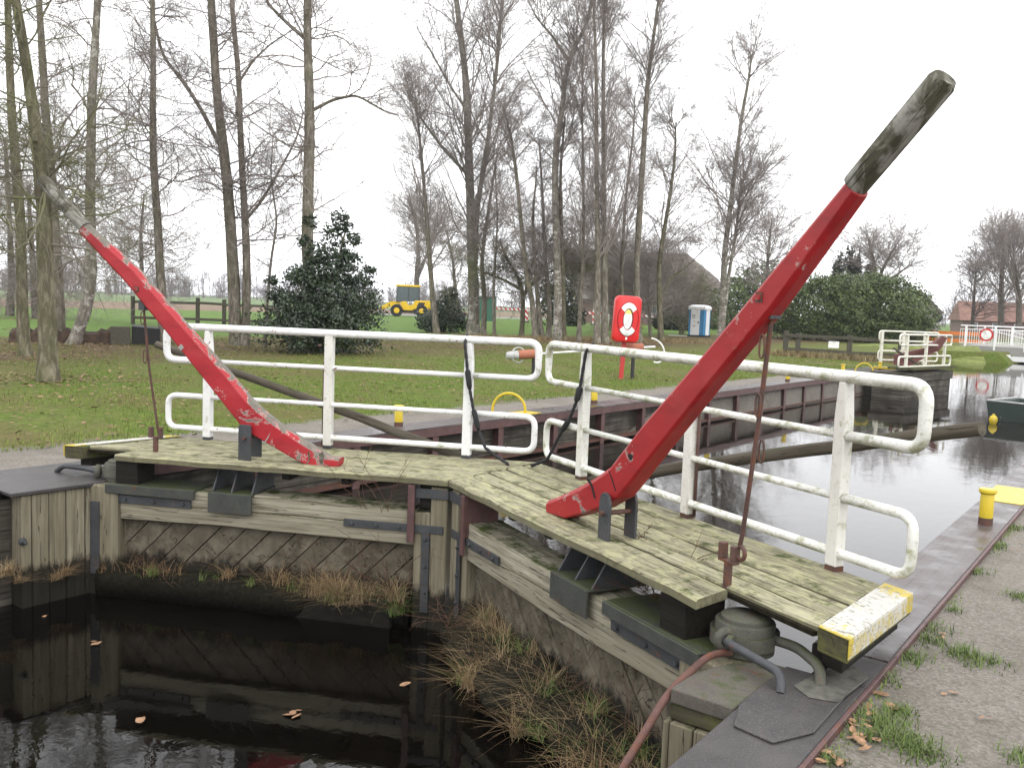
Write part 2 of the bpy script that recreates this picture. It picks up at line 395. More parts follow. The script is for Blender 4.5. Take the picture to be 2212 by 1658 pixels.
leafmat('holly_leaf', (0.008, 0.018, 0.008), (0.035, 0.06, 0.022), 0.5, 0.35)
leafmat('hedge_leaf', (0.024, 0.048, 0.013), (0.125, 0.165, 0.045))
leafmat('cypress_leaf', (0.018, 0.028, 0.016), (0.05, 0.062, 0.032), 0.2, 0.8)
leafmat('yellow_leaf', (0.10, 0.10, 0.02), (0.32, 0.24, 0.03), 0.2, 0.7)
leafmat('grass_blade', (0.07, 0.115, 0.016), (0.19, 0.26, 0.045), 0.2, 0.6)
leafmat('fresh_grass', (0.05, 0.085, 0.02), (0.16, 0.215, 0.06), 0.25, 0.55)
leafmat('straw', (0.12, 0.075, 0.04), (0.42, 0.32, 0.18), 0.2, 0.7)
leafmat('dead_leaf', (0.10, 0.065, 0.04), (0.30, 0.205, 0.12), 0.2, 0.7)
leafmat('reed_dry', (0.16, 0.12, 0.06), (0.30, 0.25, 0.13), 0.2, 0.7)


def water(name, base, scale, st, rough=0.02, stretch=(1, 1, 1)):
    m, nt, b = newmat(name, rough, 0.5); v = oco(nt)
    b.inputs['IOR'].default_value = 1.333
    b.inputs['Base Color'].default_value = (*base, 1)
    n = noise(nt, mapv(nt, v, stretch), scale, 3, 0.55, 0.6)
    n2 = noise(nt, mapv(nt, v, stretch), scale * 0.22, 2, 0.5)
    bump(nt, b, mth(nt, 'ADD', n, mth(nt, 'MULTIPLY', n2, 2.0)), st, 0.02)
    MATS[name] = m


water('lower_water', (0.0025, 0.002, 0.0015), 9.0, 0.035)
water('chamber_water', (0.012, 0.010, 0.008), 5.0, 0.06, 0.03, (1.0, 0.6, 1))


def ground_material():
    m, nt, b = newmat('ground', 0.95, 0.1); v = oco(nt); X, Y, Z = xyz(nt, v)
    nA = noise(nt, v, 0.35, 4, 0.6); nB = noise(nt, v, 1.6, 5, 0.65); nC = noise(nt, v, 9, 5, 0.7); nD = noise(nt, v, 60, 4, 0.7)
    nE = noise(nt, v, 220, 2, 0.6)
    grass = ramp(nt, nC, [(0.3, (0.04, 0.066, 0.011)), (0.5, (0.085, 0.124, 0.021)), (0.72, (0.145, 0.18, 0.04))])
    grass = mix(nt, mrange(nt, nB, 0.44, 0.66, 0, 0.6), grass, (0.13, 0.105, 0.045))
    grass = mix(nt, mrange(nt, nA, 0.44, 0.62, 0, 0.5), grass, (0.125, 0.085, 0.045))
    litter = ramp(nt, nC, [(0.3, (0.045, 0.028, 0.018)), (0.6, (0.115, 0.075, 0.045)), (0.75, (0.07, 0.08, 0.03))])
    xw = mth(nt, 'ADD', X, mth(nt, 'MULTIPLY', mth(nt, 'SUBTRACT', nA, 0.5), 9.0))
    lit = mth(nt, 'MULTIPLY', mrange(nt, xw, -15.0, -18.5), mrange(nt, xw, -28.5, -25.0))
    c = mix(nt, mth(nt, 'MULTIPLY', lit, 0.85), grass, litter)
    meadow = ramp(nt, nB, [(0.3, (0.065, 0.115, 0.022)), (0.7, (0.12, 0.185, 0.045))])
    c = mix(nt, mrange(nt, xw, -27.0, -29.5), c, meadow)
    vo = nd(nt, 'ShaderNodeTexVoronoi', None, Vector=v, Scale=75.0, Randomness=1.0)
    grit = noise(nt, v, 120, 3, 0.75)
    gr = ramp(nt, mth(nt, 'ADD', mth(nt, 'MULTIPLY', grit, 0.6), mth(nt, 'MULTIPLY', xyz(nt, vo.outputs['Color'])[0], 0.4)), [(0.22, (0.105, 0.094, 0.08)), (0.45, (0.185, 0.167, 0.143)), (0.62, (0.235, 0.213, 0.185)), (0.85, (0.36, 0.335, 0.30))])
    gr = mix(nt, mrange(nt, nD, 0.35, 0.65, 0, 0.45), gr, (0.17, 0.153, 0.136))
    gr = mix(nt, mrange(nt, nB, 0.48, 0.66, 0, 0.45), gr, (0.105, 0.094, 0.076))
    gr = mix(nt, mrange(nt, noise(nt, v, 0.9, 5, 0.7), 0.55, 0.7, 0, 0.35), gr, (0.255, 0.232, 0.20))
    xg = mth(nt, 'ADD', X, mth(nt, 'MULTIPLY', mth(nt, 'SUBTRACT', nB, 0.5), 1.6))
    path = mth(nt, 'MAXIMUM', mrange(nt, mth(nt, 'ADD', xg, mth(nt, 'MULTIPLY', mth(nt, 'SUBTRACT', nD, 0.5), 0.5)), -5.45, -5.15),
               mrange(nt, X, 1.0, 1.2))
    path = mth(nt, 'MULTIPLY', path, mrange(nt, Y, 34.0, 30.0))
    c = mix(nt, path, c, gr)
    # moss-green film on the gravel
    c = mix(nt, mth(nt, 'MULTIPLY', mth(nt, 'MULTIPLY', path, mrange(nt, noise(nt, v, 3.3, 5, 0.7), 0.60, 0.74)), 0.45), c, (0.07, 0.08, 0.035))
    setc(nt, b, c)
    bump(nt, b, mth(nt, 'ADD', mth(nt, 'MULTIPLY', nD, 0.8), mth(nt, 'MULTIPLY', nE, 0.5)), 0.6, 0.015)
    MATS['ground'] = m


ground_material()

# ------------------------------------------------------------------ mesh helpers
COL = SC.collection


class MB:
    def __init__(self): self.v = []; self.f = []

    def add(self, vs, fs):
        o = len(self.v); self.v += [tuple(map(float, p)) for p in vs]; self.f += [tuple(i + o for i in f) for f in fs]; return self

    def box(self, x0, x1, y0, y1, z0, z1):
        return self.hexa([(x0, y0, z0), (x1, y0, z0), (x1, y1, z0), (x0, y1, z0), (x0, y0, z1), (x1, y0, z1), (x1, y1, z1), (x0, y1, z1)])

    def hexa(self, p):
        return self.add(p, [(0, 3, 2, 1), (4, 5, 6, 7), (0, 1, 5, 4), (1, 2, 6, 5), (2, 3, 7, 6), (3, 0, 4, 7)])

    def prism(self, a, b):       # two matching polygons
        n = len(a)
        return self.add(list(a) + list(b), [tuple(range(n))[::-1], tuple(range(n, 2 * n))] + [(i, (i + 1) % n, n + (i + 1) % n, n + i) for i in range(n)])

    def loft(self, rings, caps=True, closed=False):
        n = len(rings[0]); vs = [p for r in rings for p in r]; fs = []
        m = len(rings)
        for k in range(m if closed else m - 1):
            a, b2 = k * n, ((k + 1) % m) * n
            fs += [(a + i, a + (i + 1) % n, b2 + (i + 1) % n, b2 + i) for i in range(n)]
        if caps and not closed: fs += [tuple(range(n))[::-1], tuple(range((m - 1) * n, m * n))]
        return self.add(vs, fs)

    def tube(self, path, r, sides=10, closed=False, caps=True):
        P = [np.array(p, float) for p in path]; n = len(P)
        rs = r if hasattr(r, '__len__') else [r] * n
        rings = []; ref = None
        for i in range(n):
            if closed: t = P[(i + 1) % n] - P[i - 1]
            else: t = P[min(i + 1, n - 1)] - P[max(i - 1, 0)]
            t = t / (np.linalg.norm(t) + 1e-9)
            if ref is None:
                ref = np.array([0, 0, 1.0]) if abs(t[2]) < 0.9 else np.array([1.0, 0, 0])
            a = ref - t * (ref @ t); a /= np.linalg.norm(a) + 1e-9; ref = a; bb = np.cross(t, a)
            rings.append([tuple(P[i] + rs[i] * (math.cos(q) * a + math.sin(q) * bb)) for q in [2 * math.pi * k / sides for k in range(sides)]])
        return self.loft(rings, caps, closed)

    def lathe(self, c, prof, sides=24, axis='z'):   # prof: (radius, height)
        rings = []
        for rr, h in prof:
            ring = []
            for k in range(sides):
                q = 2 * math.pi * k / sides; a, b2 = rr * math.cos(q), rr * math.sin(q)
                ring.append({'z': (c[0] + a, c[1] + b2, c[2] + h), 'x': (c[0] + h, c[1] + a, c[2] + b2), 'y': (c[0] + b2, c[1] + h, c[2] + a)}[axis])
            rings.append(ring)
        return self.loft(rings)

    def build(self, name, mat, parent=None, origin=(0, 0, 0), smooth=False, bevel=0.0, jitter=0.0, seg=1):
        me = bpy.data.meshes.new(name)
        vs = np.array(self.v, float) - np.array(origin, float)
        if jitter: vs = vs + np.random.default_rng(len(self.v)).normal(0, jitter, vs.shape)
        me.from_pydata(vs.tolist(), [], self.f)
        bm = bmesh.new(); bm.from_mesh(me); bmesh.ops.recalc_face_normals(bm, faces=bm.faces); bm.to_mesh(me); bm.free()
        me.materials.append(MATS[mat]); o = bpy.data.objects.new(name, me); COL.objects.link(o)
        if parent is not None: o.parent = parent
        if smooth:
            me.polygons.foreach_set('use_smooth', [True] * len(me.polygons))
            if smooth == 'auto': me.set_sharp_from_angle(angle=math.radians(40))
        if bevel:
            md = o.modifiers.new('bevel', 'BEVEL'); md.width = bevel; md.segments = seg; md.limit_method = 'ANGLE'; md.angle_limit = math.radians(35)
        return o


def np_mesh(name, V, F, mat, parent=None, smooth=False):
    """V (n,3), F (m,k) numpy faces of equal size"""
    me = bpy.data.meshes.new(name); n, k = F.shape
    me.vertices.add(len(V)); me.vertices.foreach_set('co', np.asarray(V, np.float32).ravel())
    me.loops.add(n * k); me.loops.foreach_set('vertex_index', np.asarray(F, np.int32).ravel())
    me.polygons.add(n); me.polygons.foreach_set('loop_start', np.arange(0, n * k, k, dtype=np.int32))
    if smooth: me.polygons.foreach_set('use_smooth', np.ones(n, bool))
    me.update(calc_edges=True); me.materials.append(MATS[mat])
    o = bpy.data.objects.new(name, me); COL.objects.link(o)
    if parent is not None: o.parent = parent
    return o


def tag(o, label, cat, group=None):
    o['label'] = label; o['category'] = cat
    if group: o['group'] = group
    return o


def thing(name, label, cat, loc=(0, 0, 0), rz=0.0, group=None):
    o = bpy.data.objects.new(name, None); COL.objects.link(o); o.location = loc; o.rotation_euler = (0, 0, rz)
    o.empty_display_size = 0.3
    return tag(o, label, cat, group)


def struct(o): o['kind'] = 'structure'; return o
def stuff(o): o['kind'] = 'stuff'; return o


def fillet(pts, rad, n=5):
    pts = [np.array(p, float) for p in pts]; out = [pts[0]]
    for i in range(1, len(pts) - 1):
        a, b, c = pts[i - 1], pts[i], pts[i + 1]
        u = (a - b) / np.linalg.norm(a - b); v = (c - b) / np.linalg.norm(c - b)
        p0, p1 = b + u * rad, b + v * rad
        for k in range(n + 1):
            t = k / n; out.append((1 - t) ** 2 * p0 + 2 * t * (1 - t) * b + t * t * p1)
    out.append(pts[-1]); return out


def arc(c, r, a0, a1, u, v, n=16):
    c, u, v = map(lambda q: np.array(q, float), (c, u, v))
    return [c + r * (math.cos(a) * u + math.sin(a) * v) for a in np.linspace(a0, a1, n)]


# ------------------------------------------------------------------ setting: ground, water
Z_GROUND, Z_CAP, Z_LOW, Z_CH = -0.30, -0.27, -1.29, -0.945


def wallx(y): return -3.60 - 0.010 * y          # front edge of the far quay cap
def rinx(y): return 3.30 - 0.027 * y            # inner edge of the near quay cap
def routx(y): return 3.70 - 0.030 * y


left_edge = [(-3.9, -300), (-3.9, 24), (-3.95, 30.15), (-9.2, 40), (-9.4, 56.5), (-5.6, 58.5), (-5.6, 140)]
right_edge = [(3.62, -300), (3.62, -2), (3.40, 6), (2.95, 20), (2.9, 32), (5.5, 42), (6.5, 60), (6.5, 140)]
mb = MB()
Lp = [(x, y, Z_GROUND) for x, y in left_edge] + [(-5.6, 1500, Z_GROUND), (-1800, 1500, Z_GROUND), (-1800, -300, Z_GROUND)]
Rp = [(x, y, Z_GROUND) for x, y in right_edge] + [(6.5, 1500, Z_GROUND), (1800, 1500, Z_GROUND), (1800, -300, Z_GROUND)]
mb.add(Lp, [tuple(range(len(Lp)))]); mb.add(Rp, [tuple(range(len(Rp)))[::-1]])
mb.add([(-5.6, 140, Z_GROUND), (6.5, 140, Z_GROUND), (6.5, 1500, Z_GROUND), (-5.6, 1500, Z_GROUND)], [(0, 1, 2, 3)])
for edge, sg in ((left_edge, 1), (right_edge, -1)):   # sloping banks down to the canal bed
    for (xa, ya), (xb, yb) in zip(edge, edge[1:]):
        sl_ = 0.05 if yb <= 30.2 or (sg < 0 and yb <= 32) else 1.6
        sl0 = 0.05 if ya < 30 or (sg < 0 and ya < 32) else 1.6
        mb.add([(xa, ya, Z_GROUND), (xb, yb, Z_GROUND), (xb + sg * sl_, yb, -1.9), (xa + sg * sl0, ya, -1.9)], [(0, 1, 2, 3)])
g = struct(mb.build('ground', 'ground'))
bm = bmesh.new(); bm.from_mesh(g.data); bmesh.ops.triangulate(bm, faces=[f for f in bm.faces if len(f.verts) > 4])
for f in bm.faces:
    if f.normal.z < 0: f.normal_flip()
bm.to_mesh(g.data); bm.free()
mb = MB(); mb.add([(-1.2, 2.4, Z_LOW), (-3.95, 1.3, Z_LOW), (-3.95, -120, Z_LOW), (3.7, -120, Z_LOW), (3.7, 1.0, Z_LOW), (1.2, 2.2, Z_LOW)], [(0, 1, 2, 3, 4, 5)])
struct(mb.build('lower_water', 'lower_water'))
mb = MB(); mb.add([(0, 2.05, Z_CH), (3.6, 0.72, Z_CH), (3.7, 20, Z_CH), (9, 60, Z_CH), (9, 140, Z_CH), (-9, 140, Z_CH), (-11, 40, Z_CH), (-4.3, 24, Z_CH), (-4.1, 0.75, Z_CH)], [tuple(range(9))])
struct(mb.build('chamber_water', 'chamber_water'))
# far fields: a ploughed strip and a pale green one behind it, and the road beyond the trees
for nme, x0, x1, zz, mt in (('ploughed_field', -76, -130, 0.004, 'plough'), ('far_field', -135, -420, 0.008, 'far_green')):
    mb = MB(); mb.add([(x0, -250, Z_GROUND + zz), (x1, -250, Z_GROUND + zz), (x1 * 1.5, 420, Z_GROUND + zz), (x0 - 12, 420, Z_GROUND + zz)][::1], [(0, 1, 2, 3)])
    struct(mb.build(nme, mt))
a, b_ = gz(1068, 687), gz(1300, 694)
dv = (b_ - a) / np.linalg.norm(b_ - a); nv = np.array([-dv[1], dv[0], 0])
a = a - dv * 25; b_ = b_ + dv * 6
mb = MB(); mb.add([a + [0, 0, 0.012], b_ + [0, 0, 0.012], b_ + nv * 9 + [0, 0, 0.012], a + nv * 9 + [0, 0, 0.012]], [(0, 1, 2, 3)])
struct(mb.build('road', 'road'))

# ------------------------------------------------------------------ the lock gate, one leaf per side
OX = np.array([-0.064, 1.823, 0.0])


def clip(poly, x0, x1, z0, z1):
    def cut(P, f):
        out = []
        for i in range(len(P)):
            a, b = P[i - 1], P[i]; fa, fb = f(a), f(b)
            if (fa >= 0) != (fb >= 0):
                t = fa / (fa - fb); out.append((a[0] + t * (b[0] - a[0]), a[1] + t * (b[1] - a[1])))
            if fb >= 0: out.append(b)
        return out
    for f in (lambda p: p[0] - x0, lambda p: x1 - p[0], lambda p: p[1] - z0, lambda p: z1 - p[1]):
        if poly: poly = cut(poly, f)
    return poly


def gate_leaf(S):
    R = S == 'R'; sg = 1.0 if R else -1.0
    ang = math.atan2(-1.356, 2.925) if R else math.atan2(1.382, 2.746)
    root = thing('lock_gate', 'lock gate leaf beside the gravel bank, with the taller red lever over it' if R else
                 'lock gate leaf on the grass bank side, with the badly peeling red lever over it', 'lock gate', OX, ang, 'pair of wooden mitre lock gates')
    rng = random.Random(5 if R else 9)
    L = lambda s, t, z: (sg * s, t, z)

    def bx(m, s0, s1, t0, t1, z0, z1):
        m.box(min(sg * s0, sg * s1), max(sg * s0, sg * s1), t0, t1, z0, z1); return m
    sm = lambda t: -0.48 * t
    se = (lambda t: 3.95 - (t - 0.284) * 0.425) if R else (lambda t: 3.77 - (t - 0.25) * 0.53)
    notch_s, notch_i = (3.224, 3.146) if R else (3.085, 3.06)
    # --- deck planks
    T = [0.0, 0.285, 0.475, 0.70, 0.925, 1.175]
    d = MB()
    for k in range(5):
        t0, t1 = T[k] + (0.014 if k else 0), T[k + 1] - 0.014
        N = 14
        if k == 0: e0, e1 = notch_s, notch_i
        else: e0, e1 = se(t0) - 0.19, se(t1) - 0.19
        rings = []
        for i in range(N + 1):
            f = i / N
            a, b = sm(t0) + 0.006 + f * (e0 - sm(t0) - 0.006), sm(t1) + 0.006 + f * (e1 - sm(t1) - 0.006)
            dz = rng.uniform(-0.004, 0.004) + (0.002 * (k % 2))
            jf = rng.uniform(-0.004, 0.004) if k else rng.uniform(-0.008, 0.004); jb = rng.uniform(-0.005, 0.003)
            ch = 0.011
            rings.append([L(a, t0 + jf, -0.052 + dz), L(b, t1 + jb, -0.052 + dz), L(b, t1 + jb, -ch + dz), L(b, t1 + jb - ch, dz),
                          L(a, t0 + jf + ch, dz), L(a, t0 + jf, -ch + dz)])
        d.loft(rings)
    d.build('deck', 'deck_wood', root, jitter=0.0)
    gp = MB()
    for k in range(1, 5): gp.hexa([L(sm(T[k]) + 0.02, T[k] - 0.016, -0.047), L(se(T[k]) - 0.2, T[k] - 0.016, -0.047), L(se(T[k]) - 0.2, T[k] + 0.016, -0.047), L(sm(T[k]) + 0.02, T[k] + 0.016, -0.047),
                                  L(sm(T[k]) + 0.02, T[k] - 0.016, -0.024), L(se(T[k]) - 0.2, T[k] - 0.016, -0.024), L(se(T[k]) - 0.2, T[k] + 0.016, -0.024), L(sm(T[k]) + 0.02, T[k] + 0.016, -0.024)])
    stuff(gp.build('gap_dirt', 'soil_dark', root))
    e = MB(); t0, t1 = (0.288, 1.17) if R else (0.235, 1.17)
    wb = 0.185 if R else 0.12
    def slab(m, a0, a1, z0, z1, q0=t0, q1=t1):
        m.hexa([L(se(q0) - a0, q0, z0), L(se(q0) - a1, q0, z0), L(se(q1) - a1, q1, z0), L(se(q1) - a0, q1, z0), L(se(q0) - a0, q0, z1), L(se(q0) - a1, q0, z1), L(se(q1) - a1, q1, z1), L(se(q1) - a0, q1, z1)])
    slab(e, 0.187, 0.004, -0.115, -0.001); eb = e.build('end_beam', 'edge_wood', root, bevel=0.006)
    e = MB(); slab(e, wb, -0.004, 0.0, 0.009, t0 - 0.004, t1 + 0.004); slab(e, 0.003, -0.005, -0.092, -0.0005, t0 - 0.004, t1 + 0.004)
    e.build('edge_plate', 'end_board_paint', root, bevel=0.003)
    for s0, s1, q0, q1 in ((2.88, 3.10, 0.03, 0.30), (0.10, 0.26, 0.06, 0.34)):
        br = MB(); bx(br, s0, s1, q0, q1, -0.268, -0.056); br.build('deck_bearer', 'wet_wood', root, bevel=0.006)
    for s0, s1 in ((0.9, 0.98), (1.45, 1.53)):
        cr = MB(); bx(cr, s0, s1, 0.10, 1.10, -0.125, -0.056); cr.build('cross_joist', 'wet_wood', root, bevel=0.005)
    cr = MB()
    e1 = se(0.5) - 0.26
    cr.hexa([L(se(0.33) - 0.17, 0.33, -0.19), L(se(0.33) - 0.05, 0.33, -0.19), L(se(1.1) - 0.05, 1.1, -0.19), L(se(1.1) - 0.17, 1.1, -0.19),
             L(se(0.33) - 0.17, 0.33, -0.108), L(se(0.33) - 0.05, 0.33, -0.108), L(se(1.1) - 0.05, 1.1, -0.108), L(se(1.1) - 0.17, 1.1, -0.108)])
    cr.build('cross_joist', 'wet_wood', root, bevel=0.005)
    # --- gate frame
    hs0, hs1 = (3.10, 3.40) if R else (3.06, 3.34)
    b = MB()
    N = 10
    for z0, z1 in ((-0.585, -0.437), (-0.433, -0.285)):
        rings = []
        for i in range(N + 1):
            s = 0.30 + (hs0 - 0.30) * i / N; j = [rng.uniform(-0.004, 0.004) for _ in range(4)]
            sag = 0.012 * math.sin(math.pi * i / N) if not R else -0.02 * math.sin(math.pi * i / N)
            rings.append([L(s, 0.04 + j[0], z0 + sag + j[1]), L(s, 0.34, z0 + sag), L(s, 0.34, z1 + sag + j[2]), L(s, 0.04 + j[0], z1 + sag + j[3])])
        b.loft(rings)
    b.build('top_beam', 'beam_wood', root, bevel=0.008)
    m = MB(); bx(m, hs0, hs1, 0.0, 0.34, -1.75, -0.285); m.build('heel_post', 'post_wood', root, bevel=0.012)
    m = MB(); bx(m, 0.012, 0.155, 0.03, 0.32, -1.75, -0.075); bx(m, 0.160, 0.30, 0.045, 0.32, -1.75, -0.30)
    m.build('mitre_post', 'post_wood', root, bevel=0.008)
    m = MB()                                        # diagonal cladding boards
    k = -2.2
    while k < 3.6:
        wd = 0.225
        P = [(k, -1.75), (k + wd, -1.75), (k + wd - 1.2 * 1.0, -0.55), (k - 1.2 * 1.0, -0.55)]
        P = [(p[0] + 1.2, p[1]) for p in P]
        Q = clip(P, 0.302, hs0 - 0.002, -1.75, -0.592)
        if len(Q) > 2:
            y0 = 0.13 + rng.uniform(-0.006, 0.006)
            m.prism([L(p[0], y0, p[1]) for p in Q], [L(p[0], y0 + 0.05, p[1]) for p in Q])
        k += wd + 0.012
    m.build('cladding', 'clad_wood', root, bevel=0.004)
    m = MB(); bx(m, 0.302, hs0 - 0.002, 0.185, 0.215, -1.75, -0.592); m.build('backing', 'wet_wood', root)
    # --- ironwork
    st = MB()
    a0, a1 = (2.43, 3.20) if R else (2.35, 3.28)
    bx(st, a0, a1, 0.018, 0.036, -0.435, -0.362)
    o = st.build('iron_strap', 'dark_iron', root, bevel=0.003)
    def bolts(par, pts):
        for s, z in pts:
            bb = MB(); bb.lathe(L(s, 0.0, z), [(0.0, -0.002), (0.012, 0.0), (0.017, 0.012), (0.017, 0.02)], 6, 'y'); bb.build('bolt', 'dark_iron', par)
    bolts(o, [(a0 + 0.07, -0.40), (a0 + 0.36, -0.40), (a0 + 0.64, -0.40)])
    st = MB(); bx(st, 0.04, 0.92, 0.018, 0.034, -0.468, -0.402); o = st.build('iron_strap', 'dark_iron', root, bevel=0.003)
    bolts(o, [(0.42, -0.435), (0.62, -0.435), (0.84, -0.435)])
    st = MB(); bx(st, 0.155, 0.225, 0.020, 0.029, -1.15, -0.42); o = st.build('iron_strap', 'dark_iron', root, bevel=0.003)
    bolts(o, [(0.19, -0.52), (0.19, -0.75), (0.19, -0.98)])
    if not R:
        st = MB(); bx(st, 3.235, 3.325, -0.016, -0.002, -1.1, -0.435); st.build('iron_strap', 'dark_iron', root, bevel=0.003)
    st = MB(); bx(st, -0.0, 0.33, 0.012, 0.027, -0.17, -0.09); st.build('iron_strap', 'dark_iron', root, bevel=0.003)
    st = MB(); bx(st, 0.285, 0.345, -0.012, 0.010, -0.55, -0.062); bx(st, 0.330, 0.345, 0.0105, 0.30, -0.40, -0.062)
    st.build('corner_iron', 'brown_steel', root, bevel=0.003)
    c0, c1 = (1.76, 2.21) if R else (1.755, 2.165)
    m = MB(); bx(m, c0, c1, -0.02, 0.0, -0.44, -0.262); bx(m, c0, c1, 0.001, 0.46, -0.280, -0.262)
    con = m.build('pivot_console', 'mossy_iron', root, bevel=0.004)
    for s in (c0 + 0.012, (c0 + c1) / 2, c1 - 0.026):
        gm = MB(); P = [(0.03, -0.2615), (0.44, -0.2615), (0.44, -0.055), (0.16, -0.055)]
        gm.prism([L(s, *p) for p in P], [L(s + 0.014, *p) for p in P]); gm.build('gusset', 'dark_iron', con)
    h0, h1 = (2.39, 3.28) if R else (2.30, 3.17)
    m = MB(); bx(m, h0, h1, -0.025, 0.0, -0.345, -0.263); bx(m, h0, h1, 0.001, 0.38, -0.281, -0.263)
    m.build('heel_plate', 'mossy_iron', root, bevel=0.004)
    m = MB(); m.lathe(L(3.29 if R else 3.19, 0.27, 0), [(0.155, -0.275), (0.155, -0.125), (0.15, -0.117), (0.128, -0.115), (0.126, -0.097), (0.115, -0.09), (0.0, -0.088)], 28)
    m.build('pintle_drum', 'pintle_iron', root, smooth='auto')
    # --- railing
    rl = bpy.data.objects.new('railing', None); COL.objects.link(rl); rl.parent = root
    ps = [0.276, 1.724, 3.081] if R else [0.130, 1.53, 2.815]
    i_end, o_end = (-0.35, 3.62) if R else (-0.53, 3.27)
    wmat = 'white_paint' if R else 'white_paint_clean'
    TP = 1.105
    zt, z2, z3, z4 = 1.125, 0.79, 0.432, 0.107
    for i, s in enumerate(ps):
        pm = MB(); hw = 0.042
        ztop = zt - 0.03 if i != 1 or R else zt - 0.02
        if R and i == 1: ztop = 0.83
        secs = [(0.028, hw), (ztop - 0.20, hw), (ztop, hw * 0.62)] if i != 1 else [(0.028, hw), (ztop, hw)]
        pm.loft([[L(s - q, TP - 0.03, z), L(s + q, TP - 0.03, z), L(s + q, TP + 0.045, z), L(s - q, TP + 0.045, z)] for z, q in secs])
        po = pm.build('post', 'white_paint_peeling' if i == 1 or R else 'white_paint_clean', rl, bevel=0.006)
        ft = MB(); bx(ft, s - hw + 0.003, s + hw - 0.003, TP - 0.027, TP + 0.042, -0.03, 0.027); ft.build('post_foot', 'rusty_iron' if R else 'dark_iron', po)
        if i == 1:
            st = MB(); st.tube([L(s + 0.06, TP + 0.02, 0.02), L(s + 0.06, TP + 0.02, 0.84)], 0.012, 8); st.build('latch_rod', 'rusty_iron', po, smooth=True)
            lt = MB(); zz = 0.86 if R else 0.98
            lt.tube([L(s - 0.03, TP, zz), L(s + (0.13 if R else 0.05), TP, zz + 0.005)], 0.012, 8); lt.lathe(L(s + 0.1, TP, zz + 0.012), [(0, 0), (0.022, 0.004), (0.022, 0.016), (0, 0.022)], 10)
            lt.build('latch', 'red_rust_pipe', po, smooth='auto')
    rt, rm = 0.037, 0.026
    up = MB(); up.tube(fillet([L(ps[0], TP, z2), L(i_end, TP, z2), L(i_end, TP, zt), L(o_end, TP, zt), L(o_end, TP, z2), L(ps[2], TP, z2)], 0.10, 6),
                       [rm] * 2 + [rm + 0.004] * 6 + [rt] * 0 + [rt - 0.002] * 7 + [rt] * 7 + [rt - 0.002] * 7 + [rm + 0.004], 14)
    up.build('top_rail', wmat, rl, smooth=True)
    lo = MB(); lo.tube(fillet([L(ps[0], TP, z3), L(i_end + 0.012, TP, z3), L(i_end + 0.012, TP, z4), L(o_end - 0.02, TP, z4), L(o_end - 0.02, TP, z3), L(ps[2], TP, z3)], 0.10, 6), 0.029, 14)
    lo.build('bottom_rail', wmat, rl, smooth=True)
    for z in (z2, z3):
        q = MB(); q.tube([L(ps[0], TP, z), L(ps[1], TP, z), L(ps[2], TP, z)], 0.023, 12); q.build('middle_rail', wmat, rl, smooth=True)
    # --- lifting lever (chamfered, kinked timber)
    up_ = [(1.235, 0.075), (1.33, 0.115), (1.59, 0.232), (1.83, 0.352), (2.005, 0.457), (2.13, 0.579), (2.336, 0.776), (2.819, 1.2), (3.296, 1.629), (3.784, 2.074)]
    lw_ = [(1.255, -0.012), (1.50, 0.006), (1.72, 0.085), (1.945, 0.178), (2.14, 0.285), (2.275, 0.415), (2.475, 0.612), (2.955, 1.075), (3.40, 1.495), (3.862, 1.998)]
    tc, te = (np.array([3.815, 2.048]), np.array([4.239, 2.434])) if R else (np.array([3.574, 2.023]), np.array([4.024, 2.451]))
    tq = (te - tc) / np.linalg.norm(te - tc); tn = np.array([-tq[1], tq[0]])
    tip = [(c + tn * 0.06, c - tn * 0.06) for c in (tc, tc + (te - tc) * 0.5, te - tq * 0.025, te)]
    if not R:
        ca, sa = math.cos(math.radians(3.2)), math.sin(math.radians(3.2))
        def tr(p):
            x, z = p[0] - 2.05, p[1] - 0.25
            return (2.05 + ca * x - sa * z - 0.185, 0.25 + sa * x + ca * z - (0.03 if p[0] > 2.1 else 0.0) - max(0, x - 1) * 0.012)
        up_ = [tr(p) for p in up_]; lw_ = [tr(p) for p in lw_]
        up_[0] = (1.05, 0.075); lw_[0] = (1.07, -0.012); up_[-1] = (3.543, 2.055); lw_[-1] = (3.623, 1.975)
    lev = MB(); rings = []
    for i, (a, b) in enumerate(zip(up_, lw_)):
        a, b = np.array(a), np.array(b); q = (b - a); wl = np.linalg.norm(q); q = q / wl; c = min(0.035, wl * 0.3)
        th = 0.135 - 0.03 * max(0, (i - 5) / 4.0)
        t0, t1 = 0.222, 0.222 + th
        e = 0.012 + 0.014 * max(0, (i - 6) / 3.0)
        rings.append([L(*(a + q * c)[:1], t0, (a + q * c)[1]), L((b - q * e)[0], t0, (b - q * e)[1]), L(b[0], t0 + e, b[1]), L(b[0], t1 - e, b[1]),
                      L((b - q * e)[0], t1, (b - q * e)[1]), L((a + q * c)[0], t1, (a + q * c)[1]), L(a[0], t1 - c, a[1]), L(a[0], t0 + c, a[1])])
    lev.loft(rings)
    lv = lev.build('lever', 'red_paint' if R else 'red_paint_worn', root, bevel=0.003)
    tp = MB(); rings = []
    for i, (a, b) in enumerate(tip):
        a, b = np.array(a), np.array(b); q = b - a; r0 = 0.5 * np.linalg.norm(q); q = q / (2 * r0); c = (a + b) / 2
        rr = (0.060, 0.061, 0.062, 0.05)[i]
        rings.append([L((c + q * rr * math.cos(w_))[0], 0.272 + rr * 1.0 * math.sin(w_), (c + q * rr * math.cos(w_))[1]) for w_ in np.linspace(0, 2 * math.pi, 12, endpoint=False)])
    tp.loft(rings)
    tp.build('weathered_tip', 'tip_wood' if R else 'tip_wood_mirrored', lv, smooth='auto')
